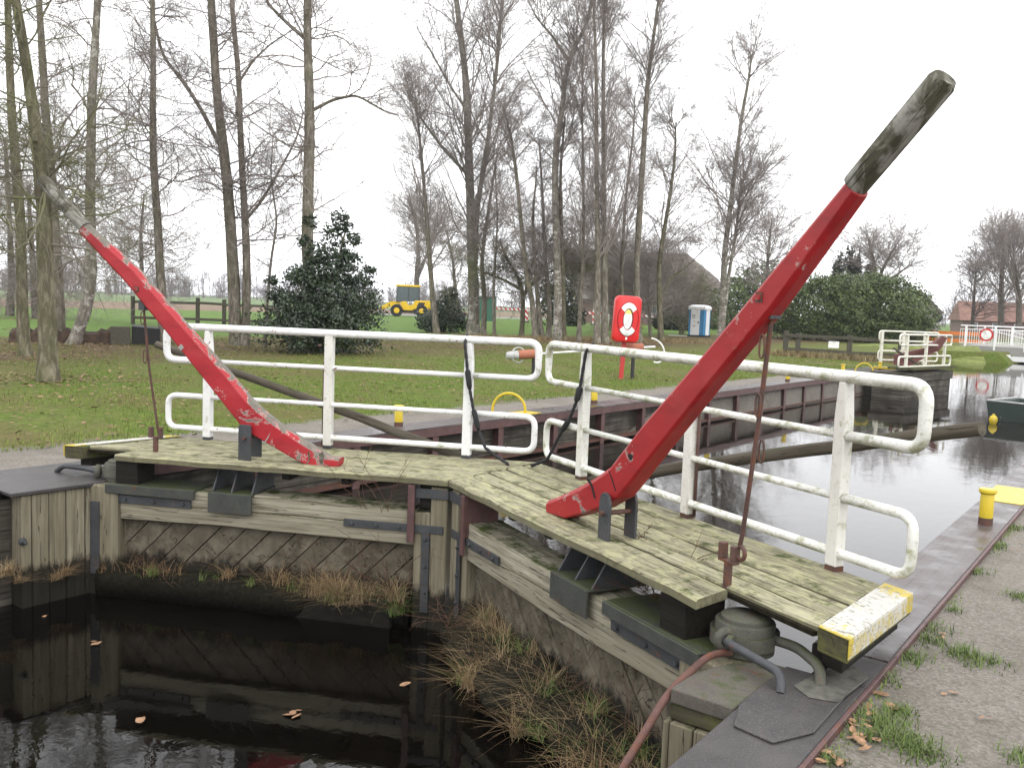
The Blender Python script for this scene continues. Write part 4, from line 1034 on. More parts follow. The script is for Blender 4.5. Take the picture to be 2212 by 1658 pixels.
BD = 60.0
br = thing('bridge', 'white railed road bridge crossing the canal behind the boat', 'bridge', at(2160, 760, BD)); bo = tuple(at(2160, 760, BD))
PA, PB = at(2072, 742, BD), at(2330, 752, BD * 0.93)
PA[2] = 0.02; PB[2] = 0.02
dv = (PB - PA) / np.linalg.norm(PB - PA); nv = np.array([-dv[1], dv[0], 0]); nv = nv if nv[1] > 0 else -nv
if True:
    m = MB()
    m.hexa([PA + [0, 0, -0.75], PB + [0, 0, -0.75], PB + nv * 6 + [0, 0, -0.75], PA + nv * 6 + [0, 0, -0.75], PA + [0, 0, -0.02], PB + [0, 0, -0.02], PB + nv * 6 + [0, 0, -0.02], PA + nv * 6 + [0, 0, -0.02]]); m.build('deck', 'concrete', br, origin=bo)
    tot = np.linalg.norm(PB - PA)
    for side in (0.06, 5.9):
        o0 = PA + nv * side
        rl = bpy.data.objects.new('railing', None); COL.objects.link(rl); rl.parent = br
        m = MB()
        for z in (1.28, 1.05, 0.13): m.tube([o0 + [0, 0, z], o0 + dv * tot + [0, 0, z]], 0.035 if z > 1.2 else 0.025, 6)
        m.build('rails', 'bridge_white', rl, origin=bo)
        m = MB(); k = 0.0
        while k < tot:
            p = o0 + dv * k; m.tube([p + [0, 0, 0.13], p + [0, 0, 1.05]], 0.016, 4); k += 0.145
        m.build('balusters', 'bridge_white', rl, origin=bo)
        k = 0.35
        while k < tot:
            p = o0 + dv * k - nv * 0.02; m = MB(); m.box(p[0] - 0.06, p[0] + 0.06, p[1] - 0.06, p[1] + 0.06, -0.25, 1.30); m.build('post', 'bridge_white', rl, origin=bo); k += 1.75
        m = MB(); m.tube([o0 + dv * 2.1 + [0, 0, 0.95], o0 + dv * 5.2 + [0, 0, 0.25]], 0.03, 5); m.build('brace', 'bridge_white', rl, origin=bo)
    sgn = PA + dv * 1.6 - nv * 0.06
    m = MB(); ax = -nv
    c = sgn + [0, 0, 0.72]
    def disc(mm, c, r, th): mm.prism([c + r * (math.cos(q) * dv + math.sin(q) * np.array([0, 0, 1])) for q in np.linspace(0, 2 * math.pi, 24, endpoint=False)], [c - nv * th + r * (math.cos(q) * dv + math.sin(q) * np.array([0, 0, 1])) for q in np.linspace(0, 2 * math.pi, 24, endpoint=False)])
    disc(m, c, 0.42, 0.02); s1 = m.build('round_sign', 'sign_red', br, origin=bo)
    m = MB(); disc(m, c - nv * 0.022, 0.31, 0.01); m.build('sign_face', 'sign_white', s1, origin=bo)
    m = MB(); q0 = PA + dv * 1.8 + nv * 0.5; m.box(q0[0] + 0.9, q0[0] + 1.6, q0[1] - 0.3, q0[1] + 2, -1.6, -0.76); m.build('pier', 'concrete', br, origin=bo)
    m = MB(); q0 = at(2165, 780, BD - 3); m.box(q0[0] - 0.25, q0[0] + 0.35, q0[1], q0[1] + 0.6, -1.5, -0.45); m.box(q0[0] + 0.36, q0[0] + 6, q0[1] + 0.1, q0[1] + 0.4, -0.85, -0.55); m.build('fender', 'bridge_white', br, origin=bo)
    # bank mound up to the abutment
mb = MB(); pts = [(-5.75, 56.4, -1.15), (-9.6, 56.2, -1.1), (-14, 56.5, -0.28), (-14, 62, -0.2), (-7.2, 61.0, -0.02), (-6.3, 58.0, -0.55), (-8.6, 58.6, -0.06)]
mb.add(pts, [(0, 1, 6), (0, 6, 5), (1, 2, 6), (2, 3, 6), (3, 4, 6), (4, 5, 6)])
MATS['bank_grass'] = MATS['far_green']
flat('mound_grass', (0.15, 0.175, 0.055), 0.95, 0.1, 0.35, 2.5)
struct(mb.build('embankment', 'mound_grass'))

# ------------------------------------------------------------------ fences, lifebuoy station, small things on the lawn
def fence(name, label, posts, rails, H, par_mat='fence_wood', r=0.075, square=False):
    P = [np.array(p, float) for p in posts]; root = thing(name, label, 'fence', P[0]); org = tuple(P[0])
    for p in P:
        m = MB(); m.box(p[0] - r, p[0] + r, p[1] - r, p[1] + r, p[2] - 0.1, p[2] + H + random.Random(p[0]).uniform(-0.05, 0.06)); m.build('post', 'fence_post_wood', root, origin=org, bevel=0.01)
    for a, b in zip(P, P[1:]):
        for z in rails:
            d = (b - a) / np.linalg.norm(b - a); n = np.array([-d[1], d[0], 0]); m = MB(); q = random.Random(a[0] + z)
            za, zb = z + q.uniform(-0.04, 0.04), z + q.uniform(-0.04, 0.04); t0 = -n * (r + 0.05); t1 = -n * (r + 0.004)
            m.hexa([a + t0 + [0, 0, za - 0.07], b + t0 + [0, 0, zb - 0.07], b + t1 + [0, 0, zb - 0.07], a + t1 + [0, 0, za - 0.07], a + t0 + [0, 0, za + 0.07], b + t0 + [0, 0, zb + 0.07], b + t1 + [0, 0, zb + 0.07], a + t1 + [0, 0, za + 0.07]])
            m.build('rail', par_mat, root, origin=org, bevel=0.008)
    return root


fA, fB = gz(287, 700), gz(427, 699); fB = CAM + (fB - CAM) * 0.93; fB[2] = -0.3
dd = fB - fA
fence('wooden_fence', 'mossy two rail wooden fence in the grass behind the leaning birch', [fA, fA + dd, fA + dd * 1.42, fA + dd * 2.3], (0.35, 1.25), 1.5, r=0.085)
g1, g2 = gz(1722, 770), gz(1833, 777); dd = g2 - g1
fr = fence('wooden_fence', 'weathered wooden fence with a small white notice, before the big rounded hedge', [g1 - dd * 0.25, g1, g2, g2 + dd * 0.93], (0.32, 0.92), 1.08, r=0.09)
m = MB(); c = g1 + dd * 0.72 + [0, 0, 0.62]; d = dd / np.linalg.norm(dd); n = np.array([-d[1], d[0], 0]); c = c - n * 0.17
m.hexa([c - d * 0.22 - n * 0.01 + [0, 0, -.14], c + d * .22 - n * .01 + [0, 0, -.14], c + d * .22 + n * .01 + [0, 0, -.14], c - d * .22 + n * .01 + [0, 0, -.14], c - d * 0.22 - n * 0.01 + [0, 0, .14], c + d * .22 - n * .01 + [0, 0, .14], c + d * .22 + n * .01 + [0, 0, .14], c - d * .22 + n * .01 + [0, 0, .14]])
m.build('notice', 'sign_white', fr, origin=tuple(g1 - dd * 0.25))

# lifebuoy box on its red post; local x to the viewer's right, -y towards the viewer
LBP = gz(1341, 818); LD = depth(LBP)
lbz = math.atan2(CAM[1] - LBP[1], CAM[0] - LBP[0]) + math.pi / 2 + math.radians(14)
lb = thing('lifebuoy_station', 'red lifebuoy box with white marked ring on a red post in the lawn', 'lifebuoy', LBP, lbz)
lb.rotation_euler = (math.radians(0), math.radians(2.5), lbz)
m = MB(); m.box(-0.055, 0.055, -0.04, 0.04, -0.1, 1.1); m.build('post', 'post_red', lb, bevel=0.008)


def rrect(w_, h_, r, cz, n=6):
    out = []
    for sx, sz, a0 in ((1, 1, 0), (-1, 1, 90), (-1, -1, 180), (1, -1, 270)):
        for k in range(n + 1):
            a = math.radians(a0 + 90 * k / n); out.append((sx * (w_ - r) + r * math.cos(a), cz + sz * (h_ - r) + r * math.sin(a)))
    return out


m = MB(); cz = 1.53
m.loft([[(x, yy, z) for x, z in rrect(0.34 - e, 0.59 - e, 0.14, cz)] for yy, e in ((0.08, 0.03), (0.06, 0.0), (-0.12, 0.0), (-0.16, 0.015), (-0.18, 0.05))]); bxo = m.build('box', 'lifebuoy_red', lb, smooth='auto')
def band(a0, a1, k0, k1, y0, y1, n=48):
    mm = MB(); aa = np.radians(np.linspace(a0, a1, n))
    f = lambda a, k, y: ((0.195 + k) * math.cos(a), y, cz + (0.345 + k * 1.12) * math.sin(a))
    mm.loft([[f(a, k0, y0), f(a, k0 + 0.006, y1), f(a, k1 - 0.012, y1), f(a, k1, y0)] for a in aa]); return mm


rg_ = band(0, 360, -0.066, 0.07, -0.178, -0.204).build('ring', 'lifebuoy_red', lb, smooth='auto')
for a0 in (90, 270): band(a0 - 50, a0 + 50, -0.062, 0.066, -0.2045, -0.212).build('white_band', 'sign_white', rg_, smooth='auto')
flat('shade_red', (0.16, 0.008, 0.008))  # dark red for shadow painted round the lifebuoy ring and label
band(0, 360, 0.071, 0.084, -0.1815, -0.186).build('groove_shade', 'shade_red', lb, smooth='auto')  # thin band drawing the shadow line outside the ring
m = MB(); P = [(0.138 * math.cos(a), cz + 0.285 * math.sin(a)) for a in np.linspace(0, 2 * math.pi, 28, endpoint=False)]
m.prism([(x, -0.1805, z) for x, z in P], [(x, -0.1835, z) for x, z in P]); m.build('recess_shade', 'shade_red', lb)  # flat dark oval painting the shade of a sunken label
m = MB(); P = [(0.108 * math.cos(a) - 0.006, cz + 0.25 * math.sin(a)) for a in np.linspace(0, 2 * math.pi, 28, endpoint=False)]
m.prism([(x, -0.184, z) for x, z in P], [(x, -0.196, z) for x, z in P]); lbl = m.build('label', 'sign_white', lb)
m = MB(); P = [(x, z) for x, z in clip(P, -1, 1, cz + 0.14, 9)]
m.prism([(x, -0.1962, z) for x, z in P], [(x, -0.199, z) for x, z in P]); m.build('label_header', 'label_yellow', lbl)
m = MB()
for k in range(5): m.box(-0.075, 0.06 - 0.015 * (k % 3), -0.1985, -0.1965, cz + 0.07 - 0.055 * k, cz + 0.074 - 0.055 * k)
m.build('label_lines', 'label_mark', lbl)
m = MB(); m.box(-0.025, 0.02, -0.196, -0.182, cz - 0.52, cz - 0.45); m.build('tag', 'sign_white', lb)

# rescue hook on its holder tubes
pA, pB = at(1092, 768, LD - 0.6), at(1392, 750, LD + 0.2)
hk = thing('rescue_hook', 'white rescue hook pole in two terracotta tubes across the lawn', 'rescue hook', (pA[0], pA[1], -0.3)); ho = (pA[0], pA[1], -0.3)
dv = pB - pA
m = MB(); m.tube([pA + dv * 0.12, pB + dv * 0.08], 0.026, 8)
hd = fillet([pB + dv * 0.0, pB + dv * 0.09], 0.01)
u = dv / np.linalg.norm(dv); up = np.array([0, 0, 1.0]); m.build('pole', 'sign_white', hk, origin=ho, smooth=True)
m = MB(); c = at(1398, 757, LD + 0.2); m.tube([c + 0.33 * (math.cos(a) * u + math.sin(a) * up) + u * (0.02 * k) for k, a in enumerate(np.linspace(1.25, -2.0, 18))], 0.022, 8); m.build('hook', 'sign_white', hk, origin=ho, smooth=True)
for f0, f1 in ((0.09, 0.21), (0.84, 0.985)):
    m = MB(); m.tube([pA + dv * f0, pA + dv * (f0 + 0.01), pA + dv * f1], [0.10, 0.115, 0.115], 16); m.build('tube', 'terracotta', hk, origin=ho, smooth='auto')
m = MB(); m.tube([pA + dv * 0.005, pA + dv * 0.03, pA + dv * 0.088], [0.075, 0.105, 0.11], 16); m.build('end_cap', 'galvanised', hk, origin=ho, smooth='auto')
m = MB(); m.tube(arc(pA + dv * 0.089, 0.19, 0, 2 * math.pi, (0.4, 0.9, 0), (0, 0, 1), 25)[:-1], 0.018, 8, closed=True); m.build('collar_ring', 'galvanised', hk, origin=ho, smooth=True)
for f in (0.20, 0.92):
    p = pA + dv * f; m = MB(); m.tube([(p[0], p[1], -0.35), (p[0], p[1], p[2] - 0.1)], 0.05, 10); m.build('stake', 'dark_frame', hk, origin=ho, smooth='auto')

# soil bed edged with timber and a black box
sA, sB = gz(178, 742), gz(345, 741); sB = CAM + (sB - CAM) * 0.965; sB[2] = -0.3
d = (sB - sA); n = np.array([-d[1], d[0], 0]) / np.linalg.norm(d)
root = thing('planting_bed', 'long raised bed of dark soil ending in a black timber box under the trees', 'planting bed', sA); org = tuple(sA)
m = MB(); N = 24; rg = random.Random(1)
rings = []
for i in range(N + 1):
    p = sA - d * 0.9 + d * 1.5 * i / N; h = 0.42 + rg.uniform(-0.09, 0.09)
    rings.append([p + n * -0.2 + [0, 0, -0.05], p + n * 0.1 + [0, 0, h * 0.8], p + n * 0.6 + [0, 0, h + rg.uniform(-.03, .06)], p + n * 1.6 + [0, 0, h * 0.9], p + n * 2.2 + [0, 0, -0.05]])
m.loft(rings); m.build('soil', 'soil', root, origin=org)
m = MB(); p = sA + d * 0.63; q = sA + d * 1.0
m.prism([p - n * .25, q - n * .25, q + n * 1.6, p + n * 1.6], [p - n * .25 + [0, 0, .62], q - n * .25 + [0, 0, .55], q + n * 1.6 + [0, 0, .55], p + n * 1.6 + [0, 0, .62]]); m.build('timber_box', 'black_box', root, origin=org, bevel=0.02)
m = MB(); p = sA + d * 0.36; q = sA + d * 0.62
m.prism([p - n * .3, q - n * .3, q - n * .1, p - n * .1], [p - n * .3 + [0, 0, .60], q - n * .3 + [0, 0, .60], q - n * .1 + [0, 0, .60], p - n * .1 + [0, 0, .60]]); m.build('edge_timber', 'fence_wood', root, origin=org, bevel=0.02)

# ------------------------------------------------------------------ distant things
# portable toilet
tp_ = gz(1509, 727); TD = depth(tp_); k = TD / FPX
tz = math.atan2(CAM[1] - tp_[1], CAM[0] - tp_[0]) + math.pi / 2 + math.radians(-22)
to = thing('portable_toilet', 'white and blue portable toilet cabin on the grass before the trees', 'toilet', tp_, tz)
W_ = 0.62; D_ = 0.62; HH = 2.15
m = MB(); m.box(-W_, W_, -D_, D_, 0.1, HH - 0.1); m.build('cabin', 'toilet_blue', to, bevel=0.06, seg=2)
m = MB(); m.box(-0.42, 0.27, -D_ - 0.03, -D_ - 0.002, 0.12, HH - 0.17); dr = m.build('door', 'toilet_white', to, bevel=0.012)
m = MB(); m.box(0.14, 0.22, -D_ - 0.05, -D_ - 0.031, 1.0, 1.15); m.build('handle', 'dark_frame', dr)
m = MB()
for i, (x, z, a, b) in enumerate(((-.3, 1.55, .22, .05), (-.34, 1.45, .1, .04), (-.2, 1.44, .1, .04), (-.28, 1.36, .2, .03), (-.2, 1.12, .12, .03), (-.3, .8, .3, .03), (-.28, .74, .2, .02))): m.box(x, x + a, -D_ - 0.036, -D_ - 0.031, z, z + b)
m.build('printed_marks', 'label_mark', dr)
m = MB(); m.box(W_ + 0.002, W_ + 0.03, -0.30, 0.35, 0.12, HH - 0.17); m.build('side_panel', 'toilet_white', to, bevel=0.01)
m = MB(); m.loft([[(x, y, z) for x, y in ((-W_ - e, -D_ - e), (W_ + e, -D_ - e), (W_ + e, D_ + e), (-W_ - e, D_ + e))] for z, e in ((HH - 0.16, 0.04), (HH, 0.05), (HH + 0.12, -0.02), (HH + 0.19, -0.2), (HH + 0.21, -0.4))]); m.build('roof', 'toilet_white', to, bevel=0.03, seg=2)
m = MB(); m.box(-W_ - 0.06, W_ + 0.06, -D_ - 0.06, D_ + 0.06, 0.0, 0.1); m.build('skid', 'rubber', to)
m = MB(); q = at(1470, 722, TD); m.box(q[0] - 1.0, q[0] + 0.5, q[1] - 0.05, q[1] + 0.05, -0.31, -0.25); o = m.build('loose_plank', 'toilet_white'); tag(o, 'pale plank lying in the grass beside the portable toilet', 'plank')

# wheel loader
lp = gz(872, 685); lD = 108.0; lp = CAM + (lp - CAM) * (lD / depth(lp)); lp[2] = -0.3
lz = math.atan2(CAM[1] - lp[1], CAM[0] - lp[0]) + math.pi / 2
ld = thing('wheel_loader', 'yellow wheel loader parked on the meadow behind the holly bush', 'wheel loader', lp, lz)
for x in (-0.85, 2.1):
    for yy in (-1.0, 1.0):
        wl = MB(); wl.lathe((x, yy, 0.72), [(0.3, -0.28), (0.70, -0.26), (0.74, -0.2), (0.74, 0.2), (0.70, 0.26), (0.3, 0.28)], 22, 'y'); wo = wl.build('wheel', 'rubber', ld, smooth='auto')
        h = MB(); s = -1 if yy < 0 else 1; h.lathe((x, yy + s * 0.26, 0.72), [(0.33, -0.05), (0.33, 0.06), (0.2, 0.08), (0, 0.081)] if s > 0 else [(0, -0.081), (0.2, -0.08), (0.33, -0.06), (0.33, 0.05)], 16, 'y'); h.build('rim', 'loader_yellow', wo)
m = MB(); P = [(-0.4, 1.05), (-0.4, 1.75), (0.2, 1.85), (0.5, 1.4), (1.0, 1.4), (1.3, 1.95), (3.1, 2.0), (3.25, 1.85), (3.25, 0.95), (1.2, 0.95), (1.0, 0.75), (0.0, 0.75)]
m.prism([(x, -0.85, z) for x, z in P], [(x, 0.85, z) for x, z in P]); m.build('body', 'loader_yellow', ld, bevel=0.05, seg=2)
m = MB(); m.box(-0.2, 2.6, -0.70, 0.70, 0.45, 0.9); m.build('chassis', 'dark_frame', ld)
m = MB(); P = [(-0.95, 1.75), (-0.8, 3.55), (1.75, 3.55), (1.85, 1.9)]; m.prism([(x, -0.72, z) for x, z in P], [(x, 0.72, z) for x, z in P]); cb = m.build('cab', 'glass_dark', ld)
m = MB(); m.box(-1.0, 1.9, -0.8, 0.8, 3.55, 3.78); m.build('cab_roof', 'loader_yellow', cb, bevel=0.05)
m = MB()
for x0, x1 in ((-0.93, -0.83), (0.45, 0.50), (1.72, 1.82)): m.box(x0, x1, -0.76, -0.721, 1.9, 3.55)
m.build('cab_pillar', 'dark_frame', cb)
m = MB(); P = [(-0.3, 1.9), (-0.5, 1.5), (-2.6, 0.75), (-3.0, 0.95), (-1.6, 1.75)]
for yy in (-0.55, 0.4): m.prism([(x, yy, z) for x, z in P], [(x, yy + 0.15, z) for x, z in P])
m.build('lift_arm', 'loader_yellow', ld)
m = MB(); P = [(-2.75, 0.1), (-3.7, 0.05), (-3.6, 0.25), (-3.0, 0.4), (-2.8, 1.1), (-2.6, 1.1)]; m.prism([(x, -1.25, z) for x, z in P], [(x, 1.25, z) for x, z in P]); m.build('bucket', 'dark_frame', ld)
m = MB(); P = [(1.5, 1.25), (2.3, 1.25), (2.5, 1.75), (1.75, 1.75)]; m.prism([(x, -0.87, z) for x, z in P], [(x, -0.855, z) for x, z in P]); m.build('side_grille', 'dark_frame', ld)

# farm house with half-hipped roof
HD = 118.0; hp = at(1395, 702, HD); hp[2] = -0.3
hz = math.atan2(CAM[1] - hp[1], CAM[0] - hp[0]) + math.pi / 2 + math.radians(9)
hs_ = thing('farmhouse', 'long farmhouse with a big dark half hipped roof behind the birches', 'house', hp, hz)
m = MB(); m.box(-9.5, 9.0, -5.0, 5.5, 0, 3.4); m.build('wall', 'brick_dark', hs_)
rz0, rz1 = 3.0, 9.4
m = MB()
m.add([(-10, -5.8, rz0), (9.6, -5.8, rz0), (9.6, 6.3, rz0), (-10, 6.3, rz0), (-10, 0.2, rz1), (5.0, 0.2, rz1), (8.6, -2.3, 6.2), (8.6, 2.8, 6.2), (9.6, -5.8, rz0)],
      [(0, 1, 6, 5, 4), (2, 3, 4, 5, 7), (5, 6, 7), (1, 2, 7, 6), (0, 4, 3), (0, 3, 2, 1)]); ro = m.build('roof', 'roof_dark', hs_)
m = MB(); m.box(-5.2, -4.4, -0.6, 0.4, 8.2, 10.1); m.build('chimney', 'brick_dark', ro)
m = MB(); m.box(-7.5, -1.5, -5.06, -5.0, 0.0, 2.9); m.build('gable_panel', 'plaster', hs_)
for x in (-6.5, -3.6, 0.4, 2.6, 4.6, 6.6):
    m = MB(); m.box(x - .55, x + .55, -5.12, -5.062, 0.9, 2.5); f = m.build('window', 'sign_white', hs_)
    m = MB(); m.box(x - .47, x - .03, -5.14, -5.122, 0.98, 2.42); m.box(x + .03, x + .47, -5.14, -5.122, 0.98, 2.42); m.build('pane', 'glass_dark', f)
m = MB(); m.box(8.0 - 1.1, 8.9, -5.12, -5.005, 0, 2.7); m.build('barn_door', 'roof_red', hs_)
# red-roofed house far along the canal
HD2 = 150.0; hp = at(2135, 716, HD2); hp[2] = -0.3
h2 = thing('red_roofed_house', 'low house with a red tiled roof far behind the bridge', 'house', hp, math.atan2(CAM[1] - hp[1], CAM[0] - hp[0]) + math.pi / 2 + 0.25)
m = MB(); m.box(-5, 9, -4, 4, 0, 2.4); m.build('wall', 'brick_dark', h2)
m = MB(); m.add([(-5.5, -4.6, 2.2), (9.6, -4.6, 2.2), (9.6, 4.6, 2.2), (-5.5, 4.6, 2.2), (-5.0, 0, 5.4), (9.4, 0, 5.4)], [(0, 1, 5, 4), (2, 3, 4, 5), (1, 2, 5), (3, 0, 4), (0, 3, 2, 1)]); m.build('roof', 'roof_red', h2)
for x in (-3.2, 0, 3.2, 6.2):
    m = MB(); m.box(x - .5, x + .5, -4.05, -4.0, 0.9, 1.9); f = m.build('window', 'sign_white', h2); m = MB(); m.box(x - .42, x + .42, -4.07, -4.052, 0.97, 1.83); m.build('pane', 'glass_dark', f)
# dark gable beyond the hedge
hp = at(2012, 700, 110); hp[2] = -0.3
h3 = thing('gabled_house', 'grey gabled house showing its dark roof edge past the hedge', 'house', hp, math.atan2(CAM[1] - hp[1], CAM[0] - hp[0]) + math.pi / 2)
m = MB(); m.box(-4, 0.9, -3, 5, 0, 2.9); m.build('wall', 'plaster', h3)
m = MB(); m.add([(-4.4, -3.3, 2.8), (1.3, -3.3, 2.8), (1.3, 5.3, 2.8), (-4.4, 5.3, 2.8), (-1.5, -3.3, 5.6), (-1.5, 5.3, 5.6)], [(0, 1, 4), (2, 3, 5), (1, 2, 5, 4), (3, 0, 4, 5), (0, 3, 2, 1)]); m.build('roof', 'roof_dark', h3)

# road signs
def sign(px, py0, py1, D, lab, kind):
    p = at(px, py1, D); p[2] = -0.3; h = (py1 - py0) * D / FPX
    rz = math.atan2(CAM[1] - p[1], CAM[0] - p[0]) + math.pi / 2
    r = thing('road_sign', lab, 'road sign', p, rz)
    m = MB(); m.tube([(0, 0, 0), (0, 0, h)], 0.04, 8); m.build('pole', 'galvanised', r)
    if kind == 'diamond':
        for s, y, mt, nm in ((0.42, -0.05, 'sign_white', 'plate'), (0.29, -0.058, 'sign_yellow', 'yellow_face')):
            m = MB(); c = h - 0.35; P = [(0, c - s), (s, c), (0, c + s), (-s, c)]; m.prism([(x, y, z) for x, z in P], [(x, y - 0.007, z) for x, z in P]); m.build(nm, mt, r)
    else:
        m = MB(); m.lathe((0, -0.05, h - 0.3), [(0.42, -0.01), (0.42, 0.01)], 24, 'y'); m.build('plate', 'dark_frame', r)
        m = MB(); m.lathe((0, -0.065, h - 0.3), [(0.0, -0.003), (0.08, -0.003), (0.08, 0.002)], 8, 'y'); m.build('clamp', 'galvanised', r)


sign(1238, 628, 692, 112, 'yellow diamond priority sign on a pole behind the birch trunks', 'diamond')
sign(2022, 653, 716, 75, 'round road sign seen from its dark back at the end of the hedge', 'disc')
# barrier tape and its striped posts
tape_pts = [(1066, 665), (1133, 668), (1280, 676), (1400, 683), (1478, 690)]
P = [at(x, y, 105 - i * 3) for i, (x, y) in enumerate(tape_pts)]
m = MB()
for i, (a, b) in enumerate(zip(P, P[1:])):
    m.loft([[p + [0, 0, -0.13], p + [0.02, 0.02, -0.13], p + [0.02, 0.02, 0.13], p + [0, 0, 0.13]] for p in (a, (a + b) / 2 + [0, 0, -0.08], b)])
o = m.build('barrier_tape', 'red_white_stripes'); tag(o, 'red and white barrier tape strung through the trees before the farmhouse', 'barrier tape')
for (x, y0, y1, D), lab in zip(((1137, 661, 690, 101.5), (1283, 667, 697, 98.5)), ('red and white striped marker board standing beside the short mossy tree', 'red and white striped marker board standing under the yellow diamond sign')):
    p = at(x, y1, D); h = (y1 - y0) * D / FPX; rz = math.atan2(CAM[1] - p[1], CAM[0] - p[0]) + math.pi / 2; p[2] = -0.3
    r = thing('marker_board', lab, 'marker board', p, rz, 'striped marker boards holding the tape')
    m = MB(); m.box(-0.2, 0.2, -0.03, 0.03, 0.15, h + 0.1); m.build('board', 'red_white_stripes', r); m = MB(); m.box(-0.35, 0.35, -0.25, 0.25, 0, 0.15); m.build('foot', 'rubber', r)
m = MB(); q = at(2050, 716, 70)
for zz in (-0.05, 0.5): m.box(q[0] - 1.5, q[0] + 2.6, q[1], q[1] + 0.05, zz, zz + 0.28)
m.box(q[0] - 1.4, q[0] - 1.3, q[1] + .051, q[1] + .15, -0.3, 0.8); m.box(q[0] + 1.2, q[0] + 1.3, q[1] + .051, q[1] + .15, -0.3, 0.8)
o = m.build('road_barrier', 'orange_net'); tag(o, 'orange construction barrier beside the end of the white bridge railing', 'barrier')
q = at(1047, 683, 100); m = MB(); m.box(-1.2, 1.2, -0.8, 0.8, 0, 2.6); o = thing('tool_shed', 'small green shed between the birch trunks by the road', 'shed', (q[0], q[1], -0.3), 0.6)
paint('shed_green', (0.03, 0.12, 0.08)); m.build('wall', 'shed_green', o); m = MB(); m.box(-1.35, 1.35, -0.95, 0.95, 2.6, 2.72); m.build('roof', 'roof_dark', o)

# ------------------------------------------------------------------ trees
RNG = np.random.default_rng(11)


def norm(a): return a / (np.linalg.norm(a, axis=-1, keepdims=True) + 1e-9)


def grow(p, d, L, r, K, wander, grav, rng, r_end=0.3):
    N = len(p); pts = np.empty((N, K, 3)); pts[:, 0] = p; st = (L / (K - 1))[:, None]; d = norm(d)
    for k in range(1, K):
        d = d + rng.normal(0, wander, (N, 3)); d[:, 2] += grav; d = norm(d); pts[:, k] = pts[:, k - 1] + d * st
    rad = r[:, None] * np.linspace(1, r_end, K)[None]
    return pts, rad


def spawn(pts, rad, L, n, a0, a1, l0, l1, u0, rr, rng, flat_=0.0):
    N, K, _ = pts.shape; idx = np.repeat(np.arange(N), n); M = len(idx)
    u = rng.uniform(u0, 0.98, M) * (K - 1); k = np.minimum(u.astype(int), K - 2); f = (u - k)[:, None]
    p = pts[idx, k] * (1 - f) + pts[idx, k + 1] * f; t = norm(pts[idx, k + 1] - pts[idx, k])
    rp = rad[idx, k] * (1 - f[:, 0]) + rad[idx, k + 1] * f[:, 0]
    q = rng.normal(0, 1, (M, 3)); q[:, 2] *= (1 - flat_); q = norm(q - t * (q * t).sum(1, keepdims=True))
    a = np.radians(rng.uniform(a0, a1, M))[:, None]
    d = t * np.cos(a) + q * np.sin(a)
    ln = L[idx] * rng.uniform(l0, l1, M) * (1.15 - 0.6 * u / (K - 1))
    return p, d, ln, rp * rr


def tubes(pts, rad, sides):
    N, K, _ = pts.shape
    t = np.empty_like(pts); t[:, 1:-1] = pts[:, 2:] - pts[:, :-2]; t[:, 0] = pts[:, 1] - pts[:, 0]; t[:, -1] = pts[:, -1] - pts[:, -2]; t = norm(t)
    ref = np.zeros((N, 1, 3)); ref[:, 0, 0] = 0.31; ref[:, 0, 1] = 0.87; ref[:, 0, 2] = 0.38
    a = norm(np.cross(t, np.broadcast_to(ref, t.shape))); b = np.cross(t, a)
    q = np.linspace(0, 2 * math.pi, sides, endpoint=False)
    V = pts[:, :, None] + rad[:, :, None, None] * (np.cos(q)[None, None, :, None] * a[:, :, None] + np.sin(q)[None, None, :, None] * b[:, :, None])
    i = np.arange(N)[:, None, None] * (K * sides); k = np.arange(K - 1)[None, :, None] * sides; s = np.arange(sides)[None, None, :]; s2 = (s + 1) % sides
    F = np.stack([i + k + s, i + k + s2, i + k + sides + s2, i + k + sides + s], -1).reshape(-1, 4)
    return V.reshape(-1, 3), F


def merge(parts):
    V = []; F = []; o = 0
    for v, f in parts: V.append(v); F.append(f + o); o += len(v)
    return np.concatenate(V), np.concatenate(F)


STY = {  # elevation of main limbs, wander, gravity, angles
    'alder': dict(el=(-10, 48), w1=0.20, g1=0.015, a=(28, 72), g2=-0.03, w2=0.19, g3=-0.06),
    'birch': dict(el=(35, 68), w1=0.10, g1=0.02, a=(22, 48), g2=0.0, w2=0.10, g3=-0.05),
    'poplar': dict(el=(50, 72), w1=0.07, g1=0.05, a=(20, 40), g2=0.03, w2=0.08, g3=0.02),
    'round': dict(el=(5, 65), w1=0.12, g1=0.03, a=(28, 60), g2=0.0, w2=0.14, g3=-0.02),
}


